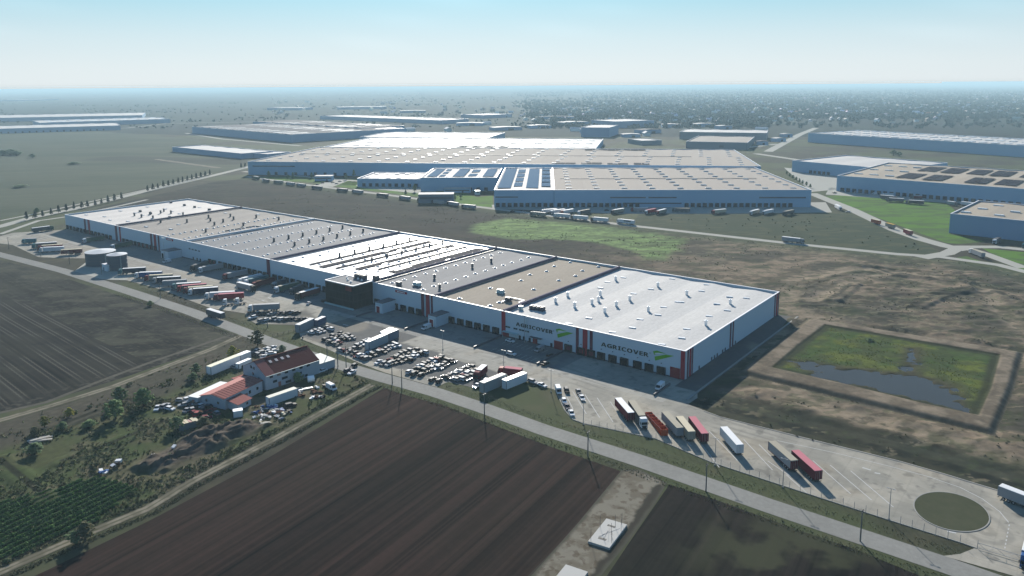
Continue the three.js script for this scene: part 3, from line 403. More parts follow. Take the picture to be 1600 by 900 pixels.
for (let i = 0; i < 7; i++) mesh('door', box(0.14, 2.1, 1.1, 0.08, 1.05, -(14 + [0, 13, 16, 19, 25, 28, 40][i])), K.darkSteel, wh);
// writing on the front
lettering(wh, 'AGRICOVER', -39.7, 6.45, 23.1, 1.75, 0.02, K.ink); lettering(wh, 'AGRICOVER', -86.7, 6.75, 21.2, 1.7, 0.02, K.ink);
for (const k of [0, 1]) { const o = k ? -49.2 : 0, f = (p) => p.map(([u, y]) => [-u + o, y]); mesh('emblem', merge([plate(f([[14.5, 9.4], [12.7, 10.1], [8.8, 9.65], [12.2, 9.2], [13.9, 8.0]]), 0.02), plate(f([[13.7, 7.3], [13.4, 5.6], [5.0, 9.45], [8.5, 9.3]]), 0.02)]), K.green, wh); mesh('emblem_stripe', plate(f([[13.6, 8.9], [11.8, 9.35], [9.6, 9.45], [13.7, 8.6]]), 0.18, 0.03), K.white, wh); mesh('registered_mark', plate([[-16.1 + o * 1.0, 8.2], [-15.7 + o, 8.2], [-15.7 + o, 8.5], [-16.1 + o, 8.5]], 0.02, 0.1), K.ink, wh); }
for (const [u0, u1, y0, y1] of [[168.5, 159.7, 9.9, 11.1], [405.7, 396.4, 10.2, 11.6]]) { const s = mesh('sign_board', box(u0 - u1, y1 - y0, 0.16, -(u0 + u1) / 2, (y0 + y1) / 2, 0.09), K.red, wh); mesh('sign_mark', merge([...Array.from({ length: 6 }, (_, i) => box((u0 - u1) * 0.075, (y1 - y0) * 0.45, 0.05, -u0 + (u0 - u1) * (0.2 + 0.115 * i), (y0 + y1) / 2, 0.2))]), K.white, s); }
for (const [u, h] of [[80, 0], [146, 0]]) mesh('downpipe', cyl(0.12, 0.12, HW, 8, -u, HW / 2, 0.5), K.steel, wh);
// roof furniture; skylights in rows across the roof
const roofThing = (name, geo, m, u, v, turn = 0, dy = 0) => { const o = mesh(name, geo, m, wh); o.position.set(-u, roofY - 0.5 + dy, -v); o.rotation.y = turn; return o; };
const put = (name, geo, m, list, turn = 0, dy = 0) => list.forEach(([x, y]) => { const [u, v] = toUV(...G(x, y, HW)); roofThing(name, geo, m, u, v, turn + rr(-0.06, 0.06), dy); });
put('exhaust_stack', stackGeo, K.white, [[962, 436], [887, 461], [868, 470], [898, 477], [925, 472], [935, 468], [938, 459], [945, 486], [984, 467], [1013, 484], [1028, 446], [1073, 459], [1103, 506], [1141, 473], [963, 476]].slice(0, 15));
put('skylight', lowLightGeo, K.dome, [[974, 432], [949, 439], [938, 448], [1017, 450], [990, 457], [1064, 470], [1037, 478], [1028, 490], [1000, 497], [920, 495], [988, 510], [957, 517], [889, 504], [1034, 536], [1065, 526], [1073, 512], [1108, 492], [1136, 483], [1166, 464], [1096, 453], [1104, 443], [1059, 470], [1050, 434], [1140, 462], [1120, 473]], 0.35);
roofThing('air_unit', hvac(8, 3.4, 1.5), K.darkSteel, 84, 13.5, 0.1); roofThing('air_unit', hvac(2, 1.6, 1.2), K.steel, 91, 9.5, 0); roofThing('air_unit', hvac(4.2, 2.6, 1.4), K.steel, 117.5, 27); roofThing('air_unit', hvac(3.4, 2.6, 1.4), K.darkSteel, 105, 17.5);
roofThing('roof_pipe', merge([box(0.5, 0.5, 9, -3, 0.6, -4), box(8, 0.5, 0.5, 0.8, 0.6, -8.3), box(0.5, 0.5, 5, 4.6, 0.6, -6)]), K.white, 103, 14);
put('skylight', skylightGeo, K.dome, [[718, 464], [766, 475], [766, 448], [814, 436], [834, 450], [854, 422], [866, 414], [873, 436], [899, 429], [910, 421], [891, 408], [935, 415], [828, 427], [780, 470]], 0.5);
for (const u of [155.5, 179]) for (let i = 0; i < 12; i++) roofThing('skylight', skylightGeo, K.dome, u + rr(-0.5, 0.5), 8 + i * 8.7, 0.2);
for (const [u, v] of [[167, 29], [167, 62], [167, 80], [150, 15]]) roofThing('exhaust_stack', stackGeo, K.darkSteel, u, v);
roofThing('air_unit', hvac(5, 2.6, 1.4), K.steel, 164, 12); roofThing('air_unit', hvac(3, 2.4, 1.6), K.darkSteel, 172, 6);
for (let r = 0; r < 4; r++) for (let i = 0; i < 11; i++) for (const k of [-2.6, 2.6]) roofThing('skylight', skylightGeo, K.dome, 297 + r * 24 + k * 0.35, 8 + i * 9.1 + k * 0.9, 0.2);
for (const u of [308.2, 331.7]) for (let i = 0; i < 6; i++) roofThing('exhaust_stack', stackGeo, K.darkSteel, u, 39 + i * 12.4);
for (let r = 0; r < 2; r++) for (let i = 0; i < 11; i++) for (const k of [-2.6, 2.6]) roofThing('skylight', skylightGeo, K.dome, 392 + r * 22 + k * 0.35, 8 + i * 9.1 + k * 0.9, 0.2);
for (const [u, v] of [[404, 30], [404, 62], [404, 95], [425, 50], [432, 62], [436, 74], [444, 58], [450, 80], [455, 44], [460, 66], [428, 90], [470, 30]]) roofThing('exhaust_stack', stackGeo, K.darkSteel, u, v);
for (const [u, v] of [[436, 20], [450, 34], [462, 14], [470, 88], [440, 100]]) roofThing('skylight', lowLightGeo, K.dome, u, v, 0.2);
for (let i = 0; i < 14; i++) roofThing('skylight', lowLightGeo, K.dome, 498 + (i % 4) * 20 + rr(-3, 3), 14 + Math.floor(i / 4) * 26 + rr(-4, 4), 0.2);
put('exhaust_stack', stackGeo, K.darkSteel, [[210, 336], [221, 338], [239, 340], [251, 332], [256, 329], [267, 332], [286, 335], [235, 334]]); put('air_unit', ventBoxGeo, K.darkSteel, [[219, 329.5], [235, 333], [265, 339], [288, 320], [304, 323], [327, 327], [267, 316]]);
roofThing('roof_duct', merge([box(0.9, 0.8, 26, -6, 0.6, -13), box(0.9, 0.8, 26, 6, 0.6, -13), box(12, 0.8, 0.9, 0, 0.6, -26)]), K.darkSteel, 388, 40);
// solar bay: dark arrays between rows of bright domes
{
  const pg = memo('pv', () => { const a = [box(2.3, 0.06, 4.6, 0, 0.32, 0)]; for (const x of [-0.6, 0.6]) a.push(box(0.08, 0.3, 4.4, x, 0.15, 0)); return merge(a); });
  for (const [u0, nU, v0, v1] of [[252, 1, 8, 103], [242.5, 2, 8, 100], [231.5, 1, 11, 101], [220.5, 2, 17, 103], [209, 1, 24, 104], [199, 3, 24, 102]]) for (let k = 0; k < nU; k++) for (let v = v0; v < v1; v += 4.8) { if (rnd() < 0.06 && nU > 1) continue; roofThing('solar_panel', pg, K.panel, u0 - k * 2.5, v + 2.4, 0, 0.25); }
  for (const u of [247.3, 235.5, 225.8, 214.5, 204.5, 191.5]) for (let i = 0; i < 11; i++) if (u !== 235.5 || i % 2) roofThing('skylight', skylightGeo, K.dome, u, 12 + i * 8.8, 0.2);
  for (let i = 0; i < 6; i++) { roofThing('exhaust_stack', stackGeo, K.darkSteel, 255, 34 + i * 12.6); roofThing('exhaust_stack', stackGeo, K.darkSteel, 229, 38 + i * 13); }
  for (let i = 0; i < 10; i++) roofThing('skylight', skylightGeo, K.dome, 268 + (i % 2) * 4, 8 + i * 10.4, 0.2);
}
// the black office cube and the stair blocks stand out from the front
{
  const o = thing('office_block', 'black glazed office cube with pale roof edge jutting from the warehouse front', 'office', B(198, 0), -BT);
  mesh('wall', merge([box(23, 13, 14.2, 0, 6.5, 7.15)]), K.wallDark, o); mesh('roof_edge', merge([box(23.4, 0.5, 0.6, 0, 13.2, 14.1), box(0.6, 0.5, 13.6, -11.4, 13.2, 7.0), box(0.6, 0.5, 13.6, 11.4, 13.2, 7.0), box(23.4, 0.5, 0.6, 0, 13.2, -0.1)]), K.trim, o); mesh('roof', box(22.2, 0.1, 13.4, 0, 13.06, 7), R.grey, o);
  const gl = []; for (let r = 0; r < 3; r++) for (let c = 0; c < 8; c++) { mesh('window', memo('ow', () => box(2.5, 3.3, 0.08)), K.cubeGlass, o).position.set(-9.9 + c * 2.83, 2.4 + r * 4, 14.3); if (c < 5) { const w = mesh('window', memo('ow2', () => box(0.08, 3.3, 2.4)), K.cubeGlass, o); w.position.set(11.56, 2.4 + r * 4, 1.6 + c * 2.75); } }
  mesh('sign_board', box(4.8, 2.6, 0.2, 8.2, 11.4, 14.42), mat(0.12, 0.006, 0.01, 0.6), o); mesh('plinth', box(24, 0.7, 1.0, 0, 0.35, 14.75), K.steel, o);
  for (const [x, z] of [[-5, 4], [-1, 7], [4, 9], [6, 3], [2, 2]]) mesh('roof_vent', memo('rv', () => merge([box(0.9, 0.6, 0.9, 0, 0.3, 0), cyl(0.3, 0.3, 0.8, 8, 0, 0.7, 0)])), K.white, o).position.set(x, 13.1, z);
  const ac = mesh('air_unit', hvac(9, 3, 1.7), K.darkSteel, o); ac.position.set(2, 13.05, 0.2); const a2 = mesh('air_unit', hvac(4, 3, 2.0), K.darkSteel, o); a2.position.set(10, 12.5, -4);
}
for (const [u, lab] of [[171.3, 'small white stair block with red door nearest the black office cube'], [132.3, 'small white stair block with red door right of the striped wall'], [391, 'small white stair block with dark door on the far left front']]) {
  const o = thing('stair_block', lab, 'stair block', B(u, 0), -BT), w = u > 300 ? 10 : 5.4, d = 9.8;
  mesh('wall', box(w, 5.6, d, 0, 2.8, d / 2 + 0.05), K.wall, o); mesh('roof', box(w + 0.3, 0.25, d + 0.2, 0, 5.72, d / 2 + 0.1), K.darkSteel, o); mesh('door', box(2.6, 3.6, 0.15, -w / 2 + 2.2, 1.8, d + 0.1), u > 300 ? K.door : K.redDoor, o); mesh('frame', merge([box(0.25, 3.9, 0.2, -w / 2 + 0.75, 1.95, d + 0.12), box(0.25, 3.9, 0.2, -w / 2 + 3.65, 1.95, d + 0.12), box(3.1, 0.25, 0.2, -w / 2 + 2.2, 3.8, d + 0.12)]), K.white, o);
}
// low walls between the dock ramps
for (const [u, v0, v1] of [[175.5, -22, -11], [139.5, -22, -4], [94.5, -22, -2], [2.6, -22, -8], [58.7, -22, -2]]) tag(mesh('ramp_wall', box(0.4, 1.0, v1 - v0, 0, 0.5, 0).rotateY(-BT).translate(B(u, (v0 + v1) / 2)[0], 0, B(u, (v0 + v1) / 2)[1]), K.darkSteel), `low dark ramp wall on the dock side, ${ORD[[2.6, 58.7, 94.5, 139.5, 175.5].indexOf(u)]} from the right end of the long warehouse`, 'wall');
// ---------------------------------------------------------------- the other warehouses
// fl, fr: roof corners of the side we see, left and right, in the survey picture; back: any point of the roof's far edge; H: height
const far = {}; const F = { wall: mat(0.22, 0.36, 0.50, 0.7), wall2: mat(0.15, 0.26, 0.40, 0.7), darkWall: mat(0.12, 0.15, 0.19, 0.6), dock: mat(0.015, 0.022, 0.035, 0.85), roof: roofMat(0.32, 0.282, 0.25, 0.95, 0.12), roofW: roofMat(0.40, 0.385, 0.38, 0.8, 0.3), roofS: roofMat(0.17, 0.15, 0.15, 0.95, 0.1), roofB: roofMat(0.28, 0.235, 0.185, 0.9), band: mat(0.03, 0.045, 0.07, 0.3), pv: mat(0.010, 0.011, 0.022, 0.9, { specularIntensity: 0.04 }), pvSkyBlue: mat(0.018, 0.08, 0.16, 0.9, { specularIntensity: 0.03 }) };  // last panel material: reflected sky blue painted into the base colour
const farDock = memo('fd', () => merge([box(3.0, 3.4, 0.5, 0, 2.0, 0.25), box(3.8, 0.5, 1.0, 0, 3.9, 0.5), box(0.4, 3.9, 0.8, -1.7, 1.95, 0.4), box(0.4, 3.9, 0.8, 1.7, 1.95, 0.4)]));
const farSky = memo('fs', () => merge([box(1, 0.9, 1, 0, 0.45, 0), box(0.9, 0.3, 0.9, 0, 1.0, 0)]));
function warehouse(label, fl, fr, back, H, o = {}) {
  const a = G(...fl, H), b = G(...fr, H), d = dirOf(a, b), w = Math.hypot(b[0] - a[0], b[1] - a[1]), inw = [d[1], -d[0]], q = G(...back, H), depth = o.depth ?? Math.max(8, (q[0] - a[0]) * inw[0] + (q[1] - a[1]) * inw[1]);
  const t = thing('warehouse', label, 'warehouse', a, turnOf(d)); far[label] = { t, w, depth, d, H, a };
  mesh('wall', merge([box(w, H, 0.4, w / 2, H / 2, -0.2), box(w, H, 0.4, w / 2, H / 2, -depth + 0.2), box(0.4, H, depth - 0.8, 0.2, H / 2, -depth / 2), box(0.4, H, depth - 0.8, w - 0.2, H / 2, -depth / 2)]), o.wall ?? F.wall, t);
  const nr = o.ridges ?? Math.max(1, Math.round(w / 48)), rp = []; for (let i = 0; i <= nr * 2; i++) rp.push([0.4 + (w - 0.8) * i / (nr * 2), H - 1.0 + (i % 2 ? o.rise ?? 0.7 : 0)]);
  mesh('roof', profile([...rp, [w - 0.4, H - 1.6], [0.4, H - 1.6]], depth - 0.8, 0).translate(0, 0, -depth / 2), o.roof ?? F.roof, t);
  mesh('roof_edge', merge([box(w + 0.3, 0.3, 0.8, w / 2, H + 0.15, -0.3), box(w + 0.3, 0.3, 0.8, w / 2, H + 0.15, -depth + 0.3), box(0.8, 0.3, depth - 1.4, 0.3, H + 0.15, -depth / 2), box(0.8, 0.3, depth - 1.4, w - 0.3, H + 0.15, -depth / 2)]), o.edge ?? K.trim, t);
  for (const [from, to, step] of o.docks ?? []) for (let x = from * w; x <= to * w; x += step) mesh('dock_door', farDock, F.dock, t).position.set(x, 0, 0);
  for (const [from, to, y, h] of o.bands ?? []) mesh('window_band', box((to - from) * w, h, 0.15, (from + to) / 2 * w, y, 0.1), F.band, t);
  for (const [x0, x1, nx, z0, z1, nz, sx, sz, shift] of o.lights ?? []) for (let i = 0; i < nx; i++) for (let k = 0; k < nz; k++) { const s = mesh('skylight', farSky, K.dome, t), f = nx > 1 ? i / (nx - 1) : 0.5, g = nz > 1 ? k / (nz - 1) : 0.5; s.position.set(lerp(x0, x1, f) * w + (shift ?? 0) * g, H - 0.75, -lerp(z0, z1, g) * depth); s.scale.set(sx, 1, sz); }
  for (const [x0, x1, z0, z1] of o.pv ?? []) { const A = (x1 - x0) * w, D = (z1 - z0) * depth, n = Math.max(1, Math.round(A / 12)), g = []; for (let i = 0; i < n; i++) g.push(box(A / n - 0.7, 0.12, D, x0 * w + (i + 0.5) * A / n, H + 0.05, -(z0 + z1) / 2 * depth)); mesh('solar_array', merge(g), o.pvm ?? F.pv, t); }
  for (const z of o.seams ?? []) mesh('roof_seam', box(w * 0.86, 0.5, 0.7, w * 0.46, H + 0.02, -z * depth), K.darkSteel, t);
  return t;
}
warehouse('big beige roofed warehouse with a long front of dark docks in the middle distance', [866, 297], [1268, 297], [1225, 261], 17, { roof: F.roof, depth: 207, docks: [[0.02, 0.34, 5.9], [0.52, 0.93, 5.9]], bands: [[0.22, 0.36, 9.6, 1.3], [0.37, 0.48, 9.6, 1.3], [0.8, 0.98, 9.6, 1.4], [0.27, 0.5, 3.9, 1.2]], lights: [[0.06, 0.95, 9, 0.08, 0.92, 8, 6, 1.4]], seams: [0.46], ridges: 8 });
warehouse('solar roofed left wing of the big beige warehouse with blue roof panels', [772, 297], [865.5, 297], [855, 262], 17, { depth: 204, pvm: F.pvSkyBlue, roof: F.roofW, docks: [[0.06, 0.98, 5.9]], bands: [[0.02, 0.4, 10, 1.2]], pv: [[0.03, 0.27, 0.08, 0.95], [0.3, 0.46, 0.14, 0.3], [0.3, 0.46, 0.34, 0.5], [0.3, 0.46, 0.54, 0.7], [0.3, 0.46, 0.74, 0.92], [0.52, 0.74, 0.08, 0.95], [0.78, 0.95, 0.14, 0.28], [0.78, 0.95, 0.32, 0.46], [0.78, 0.95, 0.5, 0.64], [0.78, 0.95, 0.68, 0.82], [0.78, 0.95, 0.86, 0.96]] });
warehouse('set back warehouse wing with blue solar roof left of the big beige one', [657, 277.5], [776, 277.5], [760, 262], 15.5, { depth: 98, pvm: F.pvSkyBlue, roof: F.roofW, docks: [[0.55, 0.95, 9]], pv: [[0.06, 0.2, 0.1, 0.9], [0.22, 0.3, 0.1, 0.3], [0.22, 0.3, 0.4, 0.6], [0.22, 0.3, 0.7, 0.9], [0.4, 0.56, 0.1, 0.9], [0.6, 0.72, 0.15, 0.4], [0.6, 0.72, 0.55, 0.85], [0.8, 0.95, 0.1, 0.9]] });
warehouse('low white roofed warehouse with dark dock openings left of the solar wing', [558, 279], [663, 280], [660, 270], 9.6, { roof: F.roofW, docks: [[0.1, 0.95, 8]], lights: [[0.1, 0.9, 6, 0.2, 0.8, 2, 5, 3]] });
warehouse('very wide warehouse in the second row with pale ribbed roof', [387, 252.5], [1189, 260], [1150, 232], 18, { depth: 250, roof: F.roof, docks: [[0.06, 0.22, 14], [0.3, 0.6, 11]], bands: [[0.01, 0.1, 12, 1.5]], lights: [[0.03, 0.97, 17, 0.08, 0.45, 4, 6, 2.5, 8], [0.03, 0.97, 17, 0.55, 0.94, 4, 6, 2.5, 8]], pv: [[0.62, 0.66, 0.03, 0.1], [0.67, 0.71, 0.03, 0.12], [0.72, 0.76, 0.03, 0.1], [0.77, 0.8, 0.03, 0.12], [0.66, 0.8, 0.9, 0.97]], seams: [0.5], ridges: 18 });
warehouse('white roofed warehouse behind the very wide second row warehouse', [505, 229.5], [930, 233], [925, 219], 11, { depth: 250, roof: F.roofW, lights: [[0.04, 0.96, 20, 0.2, 0.8, 3, 12, 6]], pv: [[0.5, 0.53, 0.03, 0.2], [0.55, 0.58, 0.03, 0.2], [0.6, 0.63, 0.03, 0.2], [0.65, 0.68, 0.03, 0.2]], ridges: 9 });
warehouse('thin pale roofed warehouse furthest back in the central rows', [562, 214], [762, 215.5], [760, 207], 11, { roof: F.roofW, ridges: 6 });
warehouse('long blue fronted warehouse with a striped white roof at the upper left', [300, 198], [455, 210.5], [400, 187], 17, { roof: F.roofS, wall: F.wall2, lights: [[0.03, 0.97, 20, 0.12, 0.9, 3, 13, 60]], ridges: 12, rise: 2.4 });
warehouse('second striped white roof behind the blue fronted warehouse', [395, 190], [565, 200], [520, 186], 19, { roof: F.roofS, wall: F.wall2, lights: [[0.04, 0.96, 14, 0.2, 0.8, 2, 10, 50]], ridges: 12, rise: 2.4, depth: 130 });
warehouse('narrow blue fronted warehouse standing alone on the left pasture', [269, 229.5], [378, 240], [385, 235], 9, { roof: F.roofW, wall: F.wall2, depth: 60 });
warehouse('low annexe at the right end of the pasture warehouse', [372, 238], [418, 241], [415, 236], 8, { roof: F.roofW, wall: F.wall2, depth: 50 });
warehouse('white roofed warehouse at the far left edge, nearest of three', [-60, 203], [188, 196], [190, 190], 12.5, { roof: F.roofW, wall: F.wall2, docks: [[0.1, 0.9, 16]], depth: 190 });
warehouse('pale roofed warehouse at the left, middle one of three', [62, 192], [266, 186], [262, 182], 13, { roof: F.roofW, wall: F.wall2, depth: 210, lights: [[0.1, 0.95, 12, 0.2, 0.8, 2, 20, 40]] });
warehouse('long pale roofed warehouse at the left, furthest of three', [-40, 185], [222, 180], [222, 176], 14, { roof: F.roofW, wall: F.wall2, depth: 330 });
warehouse('long grey blue warehouse crossing the waste land at the right', [1263, 208], [1640, 230], [1600, 215], 18.5, { roof: F.roofW, wall: F.wall, depth: 170, lights: [[0.03, 0.97, 22, 0.15, 0.85, 3, 8, 14]], ridges: 10 });
warehouse('white roofed warehouse end behind the solar roofed one at the right', [1238, 251], [1400, 265], [1420, 250], 15, { roof: F.roofW, docks: [[0.2, 0.42, 6.5]], depth: 130 });
warehouse('big tan roofed warehouse at the right with dark solar fields on its roof', [1308, 274.5], [1690, 302], [1600, 262], 17.3, { roof: F.roofB, docks: [[0.03, 0.8, 6.4]], depth: 185, pv: [[0.24, 0.33, 0.12, 0.42], [0.36, 0.45, 0.12, 0.42], [0.24, 0.33, 0.58, 0.9], [0.35, 0.44, 0.58, 0.9], [0.47, 0.55, 0.58, 0.9], [0.57, 0.66, 0.58, 0.9], [0.54, 0.63, 0.12, 0.42], [0.66, 0.75, 0.12, 0.42], [0.7, 0.8, 0.58, 0.9], [0.82, 0.95, 0.1, 0.9]], lights: [[0.05, 0.2, 3, 0.2, 0.8, 3, 9, 3]] });
warehouse('small tan roofed warehouse cut by the right edge of the picture', [1485, 334], [1690, 354], [1545, 314], 15.7, { roof: F.roofB, wall: F.wall2, depth: 92, lights: [[0.08, 0.9, 4, 0.2, 0.8, 3, 7, 3, 12]], bands: [] });
warehouse('dark fronted warehouse beyond the second row, right of centre', [1072, 221], [1168, 223], [1195, 208], 13, { roof: F.roof, wall: F.darkWall, depth: 170, bands: [[0.55, 0.62, 5, 4]] });
warehouse('long dark low building behind the dark fronted warehouse', [1062, 206], [1198, 208], [1198, 203], 16, { roof: F.roofW, wall: F.darkWall, depth: 110 });
warehouse('small pale shed between the meadow and the dark fronted warehouse', [1003, 220], [1034, 219], [1030, 215], 9, { roof: F.roofW, wall: F.darkWall, depth: 60 });
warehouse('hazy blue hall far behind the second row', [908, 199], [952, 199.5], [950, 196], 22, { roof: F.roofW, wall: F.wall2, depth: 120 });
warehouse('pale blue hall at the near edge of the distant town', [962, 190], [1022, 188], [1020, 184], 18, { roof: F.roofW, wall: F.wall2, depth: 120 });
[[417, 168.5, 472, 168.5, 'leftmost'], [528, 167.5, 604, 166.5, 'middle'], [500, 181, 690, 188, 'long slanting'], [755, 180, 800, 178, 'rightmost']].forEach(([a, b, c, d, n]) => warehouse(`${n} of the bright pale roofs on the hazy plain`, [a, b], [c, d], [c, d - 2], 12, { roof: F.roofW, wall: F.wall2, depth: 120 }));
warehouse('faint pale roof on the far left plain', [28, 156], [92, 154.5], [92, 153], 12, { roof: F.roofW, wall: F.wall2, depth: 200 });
[[1012, 208, 60, 30, 9], [985, 214, 40, 26, 7], [930, 208, 70, 40, 10], [895, 195, 90, 40, 9], [842, 200, 60, 40, 8], [790, 203, 80, 40, 8], [735, 196, 80, 40, 8], [705, 189, 90, 40, 9], [1048, 199, 50, 30, 9], [1098, 198, 60, 30, 9], [1190, 226, 22, 14, 7], [1216, 221, 26, 16, 7], [1228, 214, 24, 14, 7], [1130, 201, 40, 24, 8], [870, 186, 120, 50, 9], [645, 176, 110, 50, 9]].sort((a, b) => a[0] - b[0]).forEach(([x, y, w, d, h], i) => { const o = thing('shed', `small shed among the hazy buildings behind the rear warehouses, ${ORD[i]} from the left`, 'shed', G(x, y), 0.2 + 0.3 * Math.sin(i * 2.3)); mesh('wall', box(w, h, d, 0, h / 2, 0), i % 3 ? F.wall : F.wall2, o); mesh('roof', profile([[-w / 2 - 0.5, 0], [w / 2 + 0.5, 0], [0, h * 0.18]], d + 1, 0).translate(0, h, 0), i % 4 === 1 ? F.roofS : F.roofW, o); mesh('door', box(w * 0.2, h * 0.6, 0.3, w * 0.1, h * 0.3, d / 2 + 0.1), F.dock, o); });
{ // small offices on the lawn by the queue road
  for (const [x, y, w, d, h, lab] of [[682, 316, 36, 14, 9, 'dark blue cubic office on the lawn behind the lorry queue'], [507, 282, 22, 12, 6, 'small glass office beside the pale car park'], [715, 300, 30, 14, 4.5, 'flat pale canopy shed before the solar wing']]) { const o = thing('office', lab, 'office', G(x, y), 0.02); mesh('wall', box(w, h, d, 0, h / 2, 0), lab[0] === 'd' ? F.darkWall : F.wall, o); mesh('roof', box(w + 0.6, 0.4, d + 0.6, 0, h + 0.2, 0), F.roofW, o); mesh('window_band', box(w * 0.9, h * 0.25, 0.2, 0, h * 0.6, d / 2 + 0.05), F.band, o); mesh('door', box(2, 2.4, 0.2, w * 0.2, 1.2, d / 2 + 0.06), F.band, o); }
}
// ---------------------------------------------------------------- the distant town: houses, and trees that read as one mass
{
  const wl = [mat(0.62, 0.58, 0.52, 0.8), mat(0.7, 0.7, 0.68, 0.8), mat(0.5, 0.45, 0.4, 0.8)], rf = [mat(0.24, 0.10, 0.065, 0.8), mat(0.24, 0.23, 0.24, 0.8), mat(0.2, 0.13, 0.1, 0.8), mat(0.45, 0.45, 0.46, 0.8)];
  const walls = box(11, 5.6, 9, 0, 2.8, 0), roof = profile([[-5.1, 0], [5.1, 0], [0, 3.2]], 11.8, 0).rotateY(Math.PI / 2).translate(0, 5.6, 0);
  let n = 0; const spots = [];
  while (n < 290) {
    const x = rr(830, 1640), y = 143 + 50 * Math.pow(rnd(), 0.8); const dens = sm(820, 1000, x) * (y > 186 && x < 1200 ? 0.5 : 1) * (y > 182 && x > 1250 ? 0.12 : 1) * sm(0.35, 0.55, fbm(x / 60, y / 9, 3) + 0.12); if (rnd() > dens) continue;
    const p = G(x, y), m = pick([0, 1, 1, 2]), far_ = Math.hypot(...p); n++; spots.push(p);
    const h = thing('house', 'small pale house with a pitched roof among the trees of the distant town', 'house', p, rr(0, 3.14), 'houses of the distant town'), s = rr(0.7, 1.1); h.scale.set(s * rr(0.9, 1.5), s * rr(0.8, 1.5), s);
    mesh('wall', walls, wl[m], h); mesh('roof', roof, pick(rf), h);
  }
  [[60, 200], [250, 188], [440, 176], [600, 178], [640, 205], [700, 205], [480, 160], [760, 195], [835, 190], [900, 205], [880, 172], [1010, 212], [1190, 205]].forEach(([x, y], i) => { const h = thing('house', `small pale building on the hazy plain outside the town, ${ORD[[...Array(13).keys()].sort((a, b) => [60, 250, 440, 600, 640, 700, 480, 760, 835, 900, 880, 1010, 1190][a] - [60, 250, 440, 600, 640, 700, 480, 760, 835, 900, 880, 1010, 1190][b]).indexOf(i)]} from the left`, 'building', G(x, y), i); h.scale.set(2.6, 1.2, 1.6); mesh('wall', walls, wl[1], h); mesh('roof', roof, rf[3], h); });
  { // the many further houses, too far to tell apart
    const one = merge([walls.clone(), roof.clone()]), N = 1100, hm = new THREE.InstancedMesh(one, mat(1, 1, 1, 0.9), N), m4 = new THREE.Matrix4(), q4 = new THREE.Quaternion(), c4 = new THREE.Color(); let k = 0, gd = 0;
    while (k < N && gd++ < 90000) { const x = rr(420, 1660), y = 140 + 50 * Math.pow(rnd(), 0.9), dens = (x < 850 ? 0.3 : 1) * (y > 182 ? 0.2 : 1) * sm(0.36, 0.55, fbm(x / 50, y / 7, 3) + 0.1); if (rnd() > dens) continue; const p = G(x, y), s = rr(0.7, 1.4); m4.compose(new THREE.Vector3(p[0], 0, p[1]), q4.setFromAxisAngle(new THREE.Vector3(0, 1, 0), rr(0, 6)), new THREE.Vector3(s * rr(0.9, 1.6), s * rr(0.8, 1.3), s)); hm.setMatrixAt(k, m4); const b = 0.14 + 0.75 * Math.pow(rnd(), 1.7); hm.setColorAt(k++, c4.setRGB(b, b * rr(0.8, 1), b * rr(0.7, 1))); }
    hm.count = k; hm.name = 'town_houses'; hm.castShadow = hm.receiveShadow = true; scene.add(hm); stuff(hm, 'mass of tiny pale houses in the hazy distant town', 'houses');
  }
  const crown = (() => { const parts = []; for (let i = 0; i < 7; i++) { const g = new THREE.IcosahedronGeometry(rr(0.3, 0.5), 0); g.rotateY(rr(0, 6)).translate(rr(-0.55, 0.55), rr(0.3, 1.0), rr(-0.55, 0.55)); parts.push(g); } return merge(parts); })();
  const list = []; let guard = 0; while (list.length < 17000 && guard++ < 400000) { const x = rr(-100, 1700), y = 139 + 62 * Math.pow(rnd(), 1.1), d = (x > 800 ? sm(0.32, 0.5, fbm(x / 45 + 9, y / 4, 4) + 0.2 * sm(820, 1100, x)) : 0.5 * sm(0.56, 0.7, fbm(x / 70, y / 1.6, 4))) * (y > 186 ? (x > 1200 ? 0.08 : 0.4) : 1); if (rnd() < d) { const p = G(x, y); if (!Object.values(far).some((f) => { const dx = p[0] - f.a[0], dz = p[1] - f.a[1], s = dx * f.d[0] + dz * f.d[1], t = dx * f.d[1] - dz * f.d[0]; return s > -12 && s < f.w + 12 && t > -14 && t < f.depth + 12; })) list.push(p); } }
  const im = new THREE.InstancedMesh(crown, mat(1, 1, 1, 1), list.length), M4 = new THREE.Matrix4(), q = new THREE.Quaternion(), col = new THREE.Color();
  list.forEach(([x, z], i) => { const s = rr(4, 9) * (x < 60 ? 0.55 : 1); M4.compose(new THREE.Vector3(x, 0, z), q.setFromAxisAngle(new THREE.Vector3(0, 1, 0), rr(0, 6)), new THREE.Vector3(s * rr(0.8, 1.7), s * rr(0.8, 1.3), s * rr(0.8, 1.5))); im.setMatrixAt(i, M4); const k = rr(0.55, 1.3); im.setColorAt(i, col.setRGB(0.02 * k, 0.04 * k, 0.036 * k)); });
  im.name = 'woodland'; im.castShadow = im.receiveShadow = true; scene.add(im); stuff(im, 'dark trees massed between the houses of the distant town', 'trees');
}
